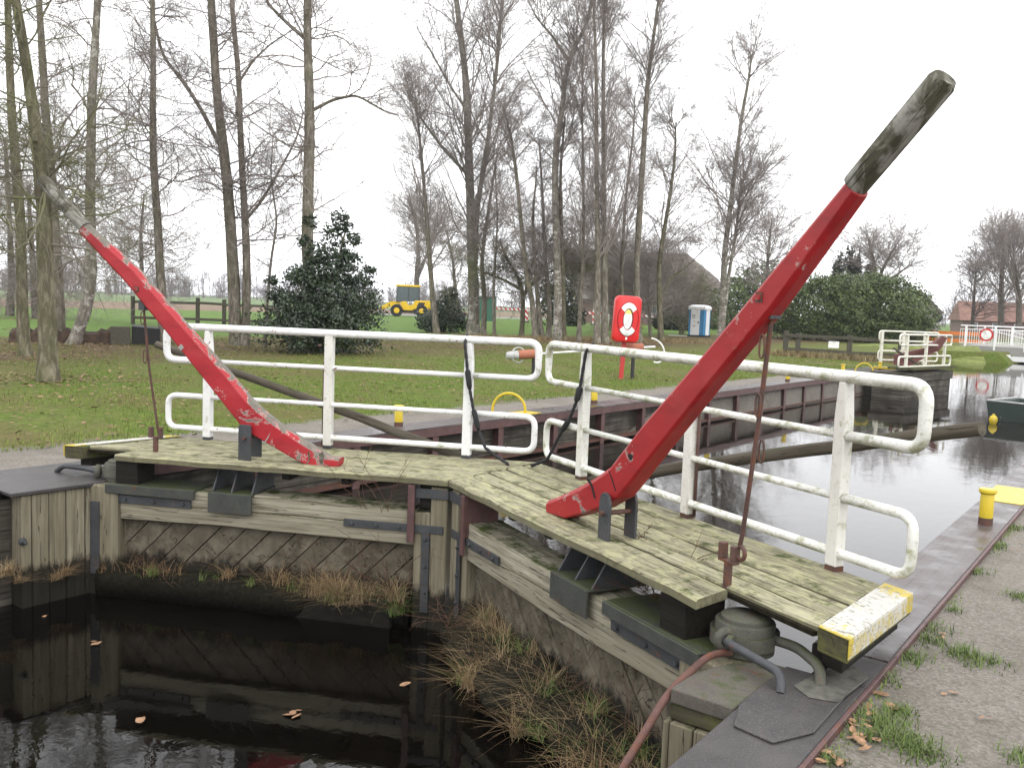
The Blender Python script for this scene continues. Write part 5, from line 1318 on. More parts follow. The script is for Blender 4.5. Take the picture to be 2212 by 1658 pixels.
def make_tree(label, stems, D, style, h0=0.3, nprim=34, Lmax=3.0, n2=8, n3=6, n4=3, barkm='alder_bark', twigm='twig', limbs=(), seed=0, name='bare_tree', group='bare trees on the lock bank', twig_r=0.0033, flat_=0.0):
    rng = np.random.default_rng(seed + 100); S = STY[style]
    tp_, cp_ = [], []; allp = []
    base = None
    for (poly, r0, r1) in stems:
        P = np.array([at(x, y, D) for x, y in poly])
        if base is None:
            base = P[0].copy(); base[2] = -0.3
        if P[0][2] < 0.6: P[0][2] = min(P[0][2], -0.38)
        # smooth, dense path with some depth wander
        n = 26; tt = np.linspace(0, len(P) - 1, n); Q = np.empty((n, 3))
        for c in range(3): Q[:, c] = np.interp(tt, np.arange(len(P)), P[:, c])
        for _ in range(2): Q[1:-1] = 0.25 * Q[:-2] + 0.5 * Q[1:-1] + 0.25 * Q[2:]
        off = np.cumsum(rng.normal(0, 0.012, n)) * (Q[-1, 2] - Q[0, 2]) * 0.12; off -= off[0]
        Q += FWD[None] * off[:, None]
        rad = (np.linspace(1, 0, n) ** 0.9 * (r0 - r1) + r1) * 0.88
        if P[0][2] < 0.6: rad[0] *= 1.35; rad[1] *= 1.1
        rad *= 1 + rng.normal(0, 0.03, n)
        tp_.append(tubes(Q[None], rad[None], 10)); allp.append((Q, rad))
    np_ = int(nprim * 1.5); Hmax = max(np.linalg.norm(Q[-1] - Q[0]) for Q, _ in allp)
    for (Q, rad) in allp:
        H = np.linalg.norm(Q[-1] - Q[0]); n = len(Q)
        cnt = max(3, int(np_ * H / Hmax * (0.85 if len(allp) > 1 else 1.0)))
        u = rng.uniform(h0, 0.99, cnt) ** 0.9 * (n - 1); k = np.minimum(u.astype(int), n - 2); f = (u - k)[:, None]
        p = Q[k] * (1 - f) + Q[k + 1] * f; rp = rad[k]
        az = rng.uniform(0, 2 * math.pi, cnt); e = np.radians(rng.uniform(*S['el'], cnt))
        d = np.stack([np.cos(az) * np.cos(e), np.sin(az) * np.cos(e), np.sin(e)], 1)
        ln = Lmax * 1.3 * (1.05 - 0.55 * u / (n - 1)) * rng.uniform(0.5, 1.1, cnt) * (1.0 if H > 0.5 * Hmax else 0.7)
        r = np.minimum(rp * 0.5, 0.0075 * ln + 0.006)
        p1, r1_ = grow(p, d, ln, r, 11, S['w1'], S['g1'], rng)
        cp_.append(tubes(p1, r1_, 5))
        lev = [(p1, r1_, ln)]
        a, b, c, r = spawn(p1, r1_, ln, n2, *S['a'], 0.28, 0.72, 0.12, 0.6, rng, flat_); r = np.maximum(r, twig_r)
        p2, r2 = grow(a, b, c, r, 7, S['w2'], S['g2'], rng, 0.4); cp_.append(tubes(p2, r2, 4))
        if n3:
            a, b, c, r = spawn(p2, r2, c, n3, *S['a'], 0.35, 0.75, 0.1, 0.7, rng, flat_); r = np.maximum(r * 0 + twig_r, twig_r)
            p3, r3 = grow(a, b, c, r, 5, S['w2'] * 1.1, S['g3'], rng, 0.55); cp_.append(tubes(p3, r3, 3))
            if n4 and D < 70:
                a, b, c, r = spawn(p3, r3, c, n4, *S['a'], 0.45, 0.9, 0.1, 0.8, rng); r = r * 0 + twig_r * 0.7
                p4, r4 = grow(a, b, c, r, 3, S['w2'], S['g3'], rng, 0.7); cp_.append(tubes(p4, r4, 3))
    nprim = 0
    root = thing(name, label, 'tree', base, 0, group)
    V, F = merge(tp_); np_mesh('trunk', V - base, F, barkm, root, True)
    V, F = merge(cp_); np_mesh('crown', V - base, F, twigm, root, True)
    return root


def px(D): return D / FPX


TREES = [
    # label, stems[(px polyline base->top, r0, r1)], D, style, kwargs
    ('slim alder trunk at the lawn edge, first of the row past the mossy tree', [([(55, 770), (50, 690), (49, 457), (28, 211), (20, -60), (16, -260)], 0.19, 0.06)], 23.2, 'alder', dict(h0=.25, nprim=28, Lmax=2.6, twigm='mossy_twig', barkm='mossy_bark', n3=6)),
    ('mossy tree standing alone in the lawn near the grass bank, its low boughs green', [([(104, 823), (100, 640), (92, 422), (82, 330), (68, 211), (35, 0), (20, -160)], 0.20, 0.07)], 17.1, 'alder', dict(h0=.2, nprim=43, Lmax=2.5, twigm='mossy_twig', barkm='mossy_bark', n3=6, flat_=.5)),
    ('dark trunk half hidden behind the mossy lawn tree', [([(128, 742), (122, 600), (112, 420), (96, 200), (80, -80)], 0.26, 0.10)], 29.8, 'alder', dict(h0=.35, nprim=21, Lmax=3.4, barkm='alder_bark', n3=6)),
    ('pale birch leaning away from the mossy lawn tree at the soil bed', [([(158, 745), (180, 690), (199, 619), (196, 437), (200, 211), (211, 0), (215, -160)], 0.24, 0.10)], 29.0, 'alder', dict(h0=.3, nprim=32, Lmax=3.4, barkm='birch_bark', n3=6)),
    ('straight alder behind the weathered tip of the peeling lever', [([(354, 735), (350, 640), (343, 580), (338, 457), (327, 300), (329, 211), (329, 60), (322, -180)], 0.19, 0.08)], 30.5, 'alder', dict(h0=.3, nprim=37, Lmax=3.3, n3=6)),
    ('twin trunked alder with a long bough forking from its thicker stem', [([(511, 748), (509, 700), (506, 580), (492, 387), (471, 211), (458, 0), (452, -180)], 0.27, 0.12), ([(528, 750), (533, 640), (534, 560), (527, 422), (520, 281), (517, 176), (500, 0), (492, -160)], 0.18, 0.07), ([(478, 320), (440, 245), (400, 180), (352, 123), (330, 30), (318, -80)], 0.09, 0.035), ([(527, 480), (560, 440), (590, 392), (640, 300), (655, 240)], 0.07, 0.02), ([(518, 175), (548, 130), (585, 95), (640, 60)], 0.05, 0.02)], 31.6, 'alder', dict(h0=.32, nprim=32, Lmax=3.2, n3=6)),
    ('thin reddish sapling between the twin alder and the holly bush', [([(572, 702), (578, 650), (586, 560), (600, 480), (585, 380), (590, 300)], 0.07, 0.015)], 31.0, 'alder', dict(h0=.3, nprim=15, Lmax=1.8, n3=6, n4=2)),
    ('thick trunked tree growing out of the dark holly bush', [([(682, 762), (672, 640), (664, 530), (668, 352), (670, 211), (664, 60), (672, -180)], 0.26, 0.13), ([(660, 85), (620, 50), (580, 10), (560, -40)], 0.08, 0.04), ([(672, 240), (720, 215), (770, 205), (830, 240), (860, 250)], 0.07, 0.02)], 30.0, 'alder', dict(h0=.3, nprim=39, Lmax=3.6, n3=6)),
    ('slender curving tree standing before the small green shrub', [([(944, 720), (935, 650), (928, 560), (918, 422), (905, 281), (896, 200)], 0.22, 0.04)], 53.0, 'birch', dict(h0=.3, nprim=34, Lmax=4.6, n3=6, twig_r=.0056)),
    ('tall double stemmed birch, the broadest of the grove above the clean white railing', [([(1022, 724), (1024, 640), (1020, 560), (1013, 352), (1008, 176), (985, 0), (975, -120)], 0.42, 0.12), ([(1026, 590), (1029, 457), (1053, 316), (1074, 141), (1085, 0), (1092, -100)], 0.2, 0.06), ([(1012, 380), (955, 318), (905, 250), (870, 180)], 0.13, 0.03), ([(1010, 240), (975, 190), (930, 110), (900, 60)], 0.1, 0.03)], 53.0, 'birch', dict(h0=.28, nprim=46, Lmax=6.0, n3=6, barkm='birch_bark', twig_r=.006)),
    ('narrow trunk close behind the broad double birch', [([(1044, 726), (1047, 650), (1040, 560), (1060, 420), (1075, 330)], 0.2, 0.05)], 52.2, 'birch', dict(h0=.4, nprim=18, Lmax=3.4, n3=6, twig_r=.0056)),
    ('thin straight stem between the double birch and the short mossy tree', [([(1068, 729), (1066, 620), (1075, 480), (1070, 370)], 0.11, 0.03)], 50.6, 'birch', dict(h0=.35, nprim=18, Lmax=3.0, n3=6, twig_r=.0056)),
    ('short mossy tree with wide low boughs between the two gate railings', [([(1126, 731), (1129, 690), (1130, 640), (1120, 600), (1095, 560), (1080, 520)], 0.19, 0.06), ([(1130, 640), (1150, 610), (1180, 590), (1235, 570), (1290, 560)], 0.12, 0.02), ([(1124, 625), (1090, 605), (1050, 590), (1010, 575)], 0.11, 0.02), ([(1135, 632), (1145, 580), (1165, 530), (1185, 490)], 0.1, 0.02)], 50.8, 'alder', dict(h0=.3, nprim=22, Lmax=3.2, n3=6, barkm='mossy_bark', twigm='mossy_twig', twig_r=.008, name='mossy_tree')),
    ('curving slim tree rising over the short mossy tree', [([(1157, 736), (1150, 650), (1135, 580), (1117, 387), (1105, 300), (1088, 229)], 0.2, 0.04)], 48.0, 'birch', dict(h0=.3, nprim=28, Lmax=3.6, n3=6, twig_r=.0056)),
    ('pair of leaning stems growing from one stump beside the short mossy tree', [([(1172, 736), (1165, 690), (1158, 600), (1150, 480), (1160, 360)], 0.2, 0.04), ([(1184, 736), (1188, 680), (1178, 560), (1172, 420), (1165, 300)], 0.2, 0.04)], 48.4, 'birch', dict(h0=.35, nprim=20, Lmax=3.2, n3=6, twig_r=.0056)),
    ('white barked birch with a kinked upper trunk in the middle of the grove', [([(1203, 739), (1206, 650), (1203, 560), (1197, 352), (1206, 290), (1215, 229), (1226, 123), (1271, 53), (1285, -40)], 0.27, 0.08), ([(1226, 130), (1195, 80), (1160, 40), (1140, 0)], 0.1, 0.03)], 47.2, 'birch', dict(h0=.32, nprim=40, Lmax=4.6, n3=6, barkm='birch_bark', twig_r=.0056)),
    ('greenish straight trunk touching the white barked birch', [([(1217, 739), (1216, 640), (1212, 500), (1210, 380), (1220, 250)], 0.2, 0.05)], 47.6, 'birch', dict(h0=.4, nprim=20, Lmax=3.4, n3=6, twig_r=.0056, barkm='mossy_bark')),
    ('thin straight pole like tree past the white barked birch', [([(1250, 741), (1254, 650), (1261, 560), (1260, 400), (1257, 211), (1262, 60)], 0.15, 0.03)], 47.0, 'poplar', dict(h0=.3, nprim=30, Lmax=3.2, n3=6, twig_r=.0056)),
    ('tall straight alder at the lifebuoy box, first of the close trio', [([(1289, 744), (1291, 640), (1292, 580), (1289, 380), (1289, 176), (1284, 20), (1280, -60)], 0.2, 0.05)], 46.0, 'poplar', dict(h0=.3, nprim=34, Lmax=3.8, n3=6, twig_r=.0056)),
    ('tall straight alder just behind the close pair by the lifebuoy box', [([(1306, 744), (1307, 640), (1305, 540), (1304, 300), (1303, 100), (1306, -40)], 0.24, 0.05)], 46.6, 'poplar', dict(h0=.3, nprim=38, Lmax=4.0, n3=6, twig_r=.0056)),
    ('spindly tree directly behind the red lifebuoy box', [([(1345, 738), (1343, 640), (1342, 580), (1352, 420), (1368, 290), (1372, 200)], 0.17, 0.03)], 52.4, 'birch', dict(h0=.3, nprim=30, Lmax=3.6, n3=6, twig_r=.0056)),
    ('tall alder leaning gently outward past the lifebuoy box', [([(1378, 742), (1374, 640), (1375, 560), (1391, 300), (1398, 180), (1405, 123), (1422, 0), (1428, -60)], 0.25, 0.05)], 49.6, 'birch', dict(h0=.3, nprim=40, Lmax=4.4, n3=6, twig_r=.0056)),
    ('crooked lower tree between the lifebuoy box and the portable toilet', [([(1428, 742), (1424, 640), (1424, 560), (1447, 422), (1458, 340), (1460, 264)], 0.2, 0.04), ([(1426, 640), (1450, 600), (1490, 570), (1520, 540)], 0.08, 0.02)], 51.0, 'birch', dict(h0=.3, nprim=34, Lmax=4.0, n3=6, twig_r=.0056, barkm='mossy_bark')),
    ('lone birch with a white lower trunk beside the portable toilet', [([(1558, 722), (1561, 687), (1563, 600), (1566, 538), (1582, 414), (1602, 249), (1620, 160), (1624, 118)], 0.3, 0.05), ([(1562, 690), (1575, 590), (1592, 490), (1600, 400), (1640, 300)], 0.16, 0.03)], 58.0, 'birch', dict(h0=.28, nprim=40, Lmax=5.2, n3=6, barkm='birch_bark', twig_r=.008)),
    ('broad bare tree behind the wheel loader', [([(902, 690), (900, 600), (905, 540), (898, 470), (880, 430)], 0.5, 0.12), ([(902, 600), (930, 530), (945, 460)], 0.3, 0.1)], 128.0, 'round', dict(h0=.25, nprim=36, Lmax=8.5, n3=6, barkm='far_bark', twig_r=.016)),
    ('bare tree with a wide fan of boughs above the big hedge', [([(1895, 690), (1893, 640), (1890, 600), (1885, 560), (1875, 515)], 0.5, 0.1), ([(1894, 610), (1912, 570), (1935, 530)], 0.25, 0.06), ([(1897, 625), (1930, 598), (1970, 570)], 0.22, 0.05)], 92.0, 'round', dict(h0=.3, nprim=26, Lmax=6.5, n3=6, barkm='far_bark', twigm='twig', twig_r=.014)),
    ('bare tree standing behind the bridge railing, tallest along the canal', [([(2162, 715), (2162, 660), (2164, 600), (2166, 545), (2170, 520)], 0.45, 0.08)], 105.0, 'birch', dict(h0=.15, nprim=40, Lmax=7.5, n3=6, barkm='far_bark', twig_r=.016)),
    ('bare tree beside the tallest one at the picture edge behind the bridge', [([(2200, 715), (2202, 640), (2192, 580), (2190, 530)], 0.4, 0.08)], 102.0, 'birch', dict(h0=.15, nprim=38, Lmax=7.5, n3=6, barkm='far_bark', twig_r=.016)),
    ('low bushy bare tree in front of the red tiled roof', [([(2100, 712), (2102, 670), (2105, 620), (2108, 580)], 0.3, 0.05)], 112.0, 'round', dict(h0=.1, nprim=32, Lmax=6.0, n3=6, barkm='far_bark', twigm='far_twig', twig_r=.016)),
    ('leafless tree behind the red lever, lower than the lone birch', [([(1652, 700), (1655, 620), (1660, 540), (1668, 470)], 0.3, 0.05)], 85.0, 'round', dict(h0=.2, nprim=36, Lmax=6.0, n3=6, barkm='far_bark', twig_r=.013)),
    ('bare tree rising over the far end of the farmhouse roof', [([(1250, 700), (1255, 620), (1252, 540), (1256, 460)], 0.3, 0.06)], 90.0, 'round', dict(h0=.2, nprim=34, Lmax=6.0, n3=6, barkm='far_bark', twig_r=.013)),
    ('bare tree in the gap between the holly bush and the double birch', [([(1000, 700), (985, 640), (978, 560), (965, 500)], 0.25, 0.05)], 80.0, 'round', dict(h0=.2, nprim=30, Lmax=5.0, n3=6, barkm='far_bark', twig_r=.012)),
    ('bare tree before the farmhouse wall, hung with a few yellow leaves', [([(1318, 712), (1322, 660), (1330, 600), (1335, 560)], 0.2, 0.04)], 75.0, 'round', dict(h0=.1, nprim=30, Lmax=4.2, n3=6, barkm='mossy_bark', twigm='mossy_twig', twig_r=.011)),
    ('leafless scrub screening the farmhouse wall beside the portable toilet', [([(1470, 716), (1468, 680), (1475, 640), (1470, 600)], 0.14, 0.03), ([(1474, 716), (1490, 670), (1505, 620)], 0.1, 0.03)], 72.0, 'round', dict(h0=.05, nprim=40, Lmax=3.4, n3=6, barkm='mossy_bark', twigm='mossy_twig', twig_r=.009)),
    ('leafless scrub tree before the big roof, between the close trio and the lifebuoy', [([(1325, 720), (1322, 660), (1328, 590), (1324, 530)], 0.15, 0.03)], 66.0, 'round', dict(h0=.12, nprim=40, Lmax=4.0, n3=6, barkm='alder_bark', twig_r=.008)),
    ('leafless scrub tree before the long roof, next to the crooked lower tree', [([(1405, 722), (1402, 660), (1400, 600), (1408, 540)], 0.15, 0.03)], 64.0, 'round', dict(h0=.12, nprim=44, Lmax=4.2, n3=6, barkm='alder_bark', twig_r=.008)),
    ('thin trunk in the field edge beyond the slim alder', [([(78, 715), (75, 640), (70, 560), (60, 400)], 0.3, 0.1)], 52.0, 'alder', dict(h0=.3, nprim=24, Lmax=4.4, n3=6, barkm='far_bark', twig_r=.008)),
    ('two stemmed tree in the field edge behind the leaning birch', [([(20, 690), (25, 600), (20, 480), (10, 300)], 0.3, 0.1), ([(95, 700), (100, 600), (104, 500)], 0.2, 0.08)], 55.0, 'alder', dict(h0=.25, nprim=24, Lmax=4.6, n3=6, barkm='far_bark', twig_r=.008)),
    ('bare tree standing at the field edge behind the straight alder', [([(308, 660), (306, 600), (305, 500), (312, 420)], 0.16, 0.05)], 48.0, 'alder', dict(h0=.2, nprim=26, Lmax=4.0, n3=6, barkm='far_bark', twig_r=.008)),
]
for i, (lab, st, D, sty, kw) in enumerate(TREES):
    make_tree(lab, st, D, sty, seed=i * 7 + 3, **kw)

# ------------------------------------------------------------------ leafy shrubs


def leaf_quads(P, N, size, rng, aspect=0.55):
    n = len(P); u = norm(rng.normal(0, 1, (n, 3)) + N * 0.2); nn = norm(N + rng.normal(0, 0.7, (n, 3))); u = norm(u - nn * (u * nn).sum(1, keepdims=True)); v = np.cross(nn, u)
    s = size * rng.uniform(0.6, 1.3, (n, 1))
    V = np.stack([P - u * s, P - v * s * aspect, P + u * s, P + v * s * aspect], 1).reshape(-1, 3)
    return V, np.arange(n * 4).reshape(-1, 4)


def shrub(name, label, base, ells, n, size, mat, seed=0, cat='bush', stems=6, group=None, rough=0.16, barkm='mossy_bark', clump=0):
    rng = np.random.default_rng(seed); base = np.array(base, float); Ps, Ns = [], []
    if clump:
        ex = []
        for e in ells:
            for _ in range(clump):
                d = norm(rng.normal(0, 1, 3)); q = rng.uniform(0.12, 0.32); c = np.array(e[:3]) + d * np.array(e[3:]) * rng.uniform(0.85, 1.12)
                ex.append((*c, max(e[3] * q, 0.08), max(e[4] * q, 0.08), max(e[5] * q * 0.8, 0.07)))
        ells = list(ells) + ex
    vol = np.array([e[3] * e[4] * e[5] for e in ells]) ** (2 / 3.); cnt = (n * vol / vol.sum()).astype(int)
    for e, c in zip(ells, cnt):
        d = norm(rng.normal(0, 1, (c, 3))); f = 1 + rough * (np.sin(d[:, 0] * 7 + e[0] * 3) * np.sin(d[:, 1] * 6 + e[1]) + np.sin(d[:, 2] * 9 + d[:, 0] * 5 + e[2])) + rng.normal(0, 0.05, c)
        rr = np.where(rng.uniform(0, 1, c) < 0.75, rng.uniform(0.86, 1.03, c), rng.uniform(0.4, 0.9, c)) * f
        P = np.array(e[:3]) + d * rr[:, None] * np.array(e[3:]); k = P[:, 2] > 0.02
        Ps.append(P[k]); Ns.append(norm(d / np.array(e[3:]))[k])
    P = np.concatenate(Ps); N = np.concatenate(Ns)
    root = thing(name, label, cat, base, 0, group)
    V, F = leaf_quads(P, N, size, rng); np_mesh('foliage', V, F, mat, root)
    m = MB(); rg = random.Random(seed)
    for _ in range(stems):
        e = rg.choice(ells); m.tube([(rg.uniform(-.2, .2), rg.uniform(-.2, .2), -0.1), (e[0] * .4, e[1] * .4, e[2] * .5), (e[0] + rg.uniform(-.3, .3) * e[3], e[1] + rg.uniform(-.3, .3) * e[4], e[2])], [0.07, 0.05, 0.02], 6)
    m.build('stem', barkm, root, smooth=True)
    return root


hb = gz(690, 762); k = depth(hb) / FPX; ux = RGT
def off(r, u_, d_=0): v = RGT * r + FWD * d_; return (v[0], v[1], u_)
E_ = []
for r, u_, sr, su in ((-0.3, 0.8, 1.75, 0.9), (0.6, 0.9, 1.35, 0.95), (0.15, 1.7, 1.45, 1.0), (-0.9, 1.3, 0.8, 0.7), (1.15, 1.6, 0.75, 0.6), (0.25, 2.5, 1.0, 0.7), (0.5, 3.1, 0.55, 0.5), (-0.1, 3.2, 0.45, 0.4), (1.3, 2.3, 0.5, 0.3), (-0.7, 2.5, 0.42, 0.3), (-1.35, 1.9, 0.3, 0.22), (0.95, 3.1, 0.38, 0.25), (1.05, 3.7, 0.28, 0.22), (0.3, 3.9, 0.33, 0.3), (-0.35, 4.2, 0.22, 0.2), (0.55, 4.4, 0.25, 0.22), (0.8, 4.1, 0.2, 0.16), (-0.6, 3.6, 0.2, 0.16), (1.6, 2.7, 0.22, 0.15), (-1.6, 2.3, 0.18, 0.12)):
    E_.append((*off(r, u_), sr, sr * 0.9, su))
shrub('holly_bush', 'tall dark green holly bush wrapped round a thick trunk on the lawn', hb, E_, 30000, 0.055, 'holly_leaf', 3, clump=6, rough=0.28)
sb = gz(955, 718); E_ = [(*off(r, u_), sr, sr, su) for r, u_, sr, su in ((0, 0.8, 1.3, 0.9), (0.3, 1.6, 0.9, 0.8), (-.7, .6, .8, .6), (.9, .7, .7, .6), (0.4, 2.3, .5, .5))]
shrub('small_shrub', 'small dark evergreen shrub behind the slender curving tree', sb, E_, 9000, 0.07, 'holly_leaf', 5, clump=6)
HB = gz(1850, 739); HBD = depth(HB); k = HBD / FPX
E_ = []
rg = random.Random(4)
for (x, y, rx, ry) in ((1735, 675, 62, 62), (1700, 650, 50, 60), (1800, 665, 75, 72), (1860, 655, 80, 66), (1925, 665, 75, 66), (1975, 685, 55, 55), (2000, 700, 38, 38), (1690, 700, 40, 38), (1760, 710, 70, 34), (1850, 710, 90, 34), (1950, 712, 80, 30), (1880, 620, 40, 30), (1790, 632, 40, 34), (1930, 632, 35, 30)):
    E_.append((*off((x - 1850) * k, (739 - y) * k, rg.uniform(0, 3.0)), rx * k, max(rx * k, 1.5), ry * k))
shrub('rounded_hedge', 'big rounded green rhododendron hedge behind the wooden fence', HB, E_, 64000, 0.095, 'hedge_leaf', 8, 'hedge', 8, rough=0.16, clump=9)
EB = gz(1640, 716); k = depth(EB) / FPX
E_ = [(*off((x - 1640) * k, (716 - y) * k, 1.0), rx * k, rx * k, ry * k) for x, y, rx, ry in ((1600, 660, 60, 60), (1640, 620, 60, 50), (1580, 700, 50, 30), (1660, 680, 50, 50))]
shrub('dull_thicket', 'dull olive thicket between the portable toilet and the red lever', EB, E_, 9000, 0.2, 'hedge_leaf', 9, rough=0.2)
CB = at(1826, 723, 95); CB[2] = -0.3; k = 95 / FPX; rg = random.Random(3)
E_ = []
for x, top in ((1793, 560), (1806, 553), (1818, 540), (1831, 538), (1845, 552), (1857, 570), (1868, 572), (1800, 575), (1840, 565)):
    E_.append((*off((x - 1826) * k, (723 - (top + 723) / 2) * k + 0.2, rg.uniform(-1, 1)), 11 * k, 11 * k, (723 - top) / 2 * k))
shrub('cypress_clump', 'dark clump of columnar cypresses peeping over the hedge', CB, E_, 9000, 0.16, 'cypress_leaf', 12, 'conifer', 3, rough=0.05)
YB = gz(1345, 706); YB = CAM + (YB - CAM) * 0.9; YB[2] = -0.3; k = depth(YB) / FPX
E_ = [(*off((x - 1345) * k, (706 - y) * k, 0), rx * k, rx * k, ry * k) for x, y, rx, ry in ((1335, 640, 34, 45), (1365, 660, 18, 40), (1330, 600, 25, 25), (1372, 700, 18, 12))]
shrub('yellowing_shrub', 'tall shrub with thin yellow foliage behind the lifebuoy box', YB, E_, 1800, 0.13, 'yellow_leaf', 15, rough=0.3)
for px_, py_, tops, lab, sd_ in ((1480, 715, ((1480, 690, 40, 30), (1440, 700, 30, 20)), 'dark undergrowth bush in front of the farmhouse barn door', 31),
                                (1215, 712, ((1195, 660, 32, 50), (1222, 615, 28, 90), (1240, 690, 25, 25)), 'dark conifer behind the white barked birch trunks', 32)):
    B = gz(px_, py_); B = CAM + (B - CAM) * (88 / depth(B)); B[2] = -0.3; k = 88 / FPX
    shrub('evergreen_bush', lab, B, [(*off((x - px_) * k, max(0.3, (py_ - y) * k), 0.5), rx * k, rx * k, ry * k) for x, y, rx, ry in tops], 4500, 0.17, 'cypress_leaf', sd_, rough=0.2)

# far tree lines: one mass each, reading as haze-blue woods
def treeline(name, label, x0, x1, ybase, D, h, n, seed, mat='far_twig'):
    rng = np.random.default_rng(seed); parts = []
    xs = rng.uniform(x0, x1, n); B = np.array([at(x, ybase, D) for x in xs]); B[:, 2] = -0.4; B += FWD[None] * rng.uniform(0, 60, n)[:, None]
    H = h * rng.uniform(0.6, 1.1, n) * (0.75 + 0.35 * np.sin(xs * 0.021 + seed) * np.sin(xs * 0.053))
    d = np.tile([0, 0, 1.0], (n, 1)); p1, r1 = grow(B, d, H, H * 0.016, 5, 0.05, 0.05, rng); parts.append(tubes(p1, r1, 4))
    a, b, c, r = spawn(p1, r1, H, 9, 25, 70, 0.25, 0.5, 0.2, 0.5, rng); p2, r2 = grow(a, b, c, np.maximum(r, 0.05), 4, 0.12, 0.03, rng); parts.append(tubes(p2, r2, 3))
    a, b, c, r = spawn(p2, r2, c, 7, 25, 60, 0.4, 0.8, 0.1, 0.6, rng); p3, r3 = grow(a, b, c, r * 0 + 0.05, 3, 0.15, 0.0, rng, 0.6); parts.append(tubes(p3, r3, 3))
    V, F = merge(parts); o = np_mesh(name, V, F, mat, None, True); stuff(o); o['label'] = label


treeline('distant_wood', 'hazy bare wood on the horizon beyond the fields', -150, 1050, 640, 420, 17, 520, 3)
treeline('distant_wood', 'hazy far wood behind the bridge and hedge', 1950, 2400, 700, 300, 16, 120, 5)
treeline('distant_wood', 'bare wood behind the farmhouse grove', 950, 1750, 670, 230, 13, 110, 9)

# ------------------------------------------------------------------ grass, litter, weeds


def dead_leaves(P, size, rng):
    n = len(P); az = rng.uniform(0, 2 * math.pi, n); u = np.stack([np.cos(az), np.sin(az), rng.normal(0, 0.15, n)], 1); v = np.stack([-np.sin(az), np.cos(az), rng.normal(0, 0.25, n)], 1)
    s = size * rng.uniform(0.5, 1.4, (n, 1)); cu = rng.uniform(0.1, 0.5, (n, 1)) * s
    up = np.array([0, 0, 1.0]); V = []
    for a, b in ((-1.1, 0), (-0.55, 0.42), (0.1, 0.5), (0.6, 0.3), (1.1, 0.04), (0.55, -0.36), (0.0, -0.48), (-0.6, -0.38)):
        V.append(P + u * s * a + v * s * b * rng.uniform(0.7, 1.2, (n, 1)) + up * cu * (abs(a) * 0.5 + abs(b)) * 0.8)
    return np.stack(V, 1).reshape(-1, 3), np.arange(n * 8).reshape(-1, 8)


def blades(P, h, w_, lean, rng, K=3):
    n = len(P); az = rng.uniform(0, 2 * math.pi, n); d = np.stack([np.cos(az), np.sin(az), np.zeros(n)], 1); s = np.stack([-np.sin(az), np.cos(az), np.zeros(n)], 1)
    ln = lean * rng.uniform(0.2, 1.3, n); h = h * rng.uniform(0.35, 1.3, n)
    V = np.empty((n, 2 * K, 3))
    for k in range(K):
        t = k / (K - 1); c = P + d * (ln * t * t)[:, None] + np.array([0, 0, 1.0]) * (h * (t - 0.25 * np.minimum(ln / h, 1.5) * t * t))[:, None]
        ww = (w_ * (1 - 0.85 * t)) * np.ones(n)
        V[:, 2 * k] = c - s * ww[:, None]; V[:, 2 * k + 1] = c + s * ww[:, None]
    i = np.arange(n)[:, None] * 2 * K
    F = np.concatenate([np.stack([i[:, 0] + 2 * k, i[:, 0] + 2 * k + 1, i[:, 0] + 2 * k + 3, i[:, 0] + 2 * k + 2], 1) for k in range(K - 1)])
    return V.reshape(-1, 3), F


rng = np.random.default_rng(77)
# lawn of the far bank, in view
N = 150000
u = rng.uniform(0, 1, N); x = -5.2 - 22 * u ** 1.4; y = rng.uniform(-3, 34, N)
P = np.stack([x, y, np.full(N, Z_GROUND)], 1)
dd = (P - CAM) @ FWD; xx = PW / 2 + FPX * ((P - CAM) @ RGT) / dd
k = (dd > 3) & (xx > -60) & (xx < PW + 60)
patch = np.sin(P[:, 0] * 1.3 + 2 * np.sin(P[:, 1] * 0.7)) + np.sin(P[:, 1] * 1.7 + P[:, 0] * 0.6) + rng.normal(0, 0.7, N)
P = P[k & (patch > -0.6)]
V, F = blades(P, 0.05, 0.006, 0.03, rng); stuff(np_mesh('lawn_grass', V, F, 'grass_blade'))
N = 11000; x = -4.6 - 24 * rng.uniform(0, 1, N) ** 0.9; y = rng.uniform(-3, 36, N)
P = np.stack([x, y, np.full(N, Z_GROUND + 0.025)], 1) + rng.normal(0, 0.01, (N, 3)) * [0, 0, 1]
for lab, st, D, sty, kw in TREES:
    if D < 60:
        c = gz(*st[0][0][0]) if D < 70 else None; q = rng.normal(0, 0.9, (420, 3)) * [1, 1, 0.006]; q[:, 2] += 0.03; P = np.concatenate([P, np.array([c[0], c[1], Z_GROUND]) + q])
V, F = dead_leaves(P, 0.036, rng); stuff(np_mesh('leaf_litter', V, F, 'dead_leaf'))

# tufts in the gravel of the near bank
tufts = [((1985, 1355), 0.16, 260), ((1960, 1420), 0.14, 200), ((2010, 1385), 0.12, 120), ((1900, 1465), 0.10, 110), ((2110, 1425), 0.13, 220), ((2080, 1412), 0.08, 90), ((1905, 1560), 0.12, 240),
         ((1950, 1600), 0.13, 280), ((1990, 1630), 0.12, 200), ((1870, 1590), 0.07, 80), ((2205, 1290), 0.10, 120), ((2100, 1235), 0.12, 130), ((2150, 1180), 0.12, 130), ((2190, 1140), 0.12, 120), ((2000, 1290), 0.06, 60), ((2060, 1320), 0.06, 50), ((1940, 1540), 0.08, 120), ((2200, 1640), 0.08, 90), ((1800, 1645), 0.06, 60)]
Ps = []
for (a, b), r, n in tufts:
    c = gz(a, b); q = rng.normal(0, 1, (n, 2)) * r * 0.5; Ps.append(np.stack([c[0] + q[:, 0], c[1] + q[:, 1], np.full(n, Z_GROUND)], 1))
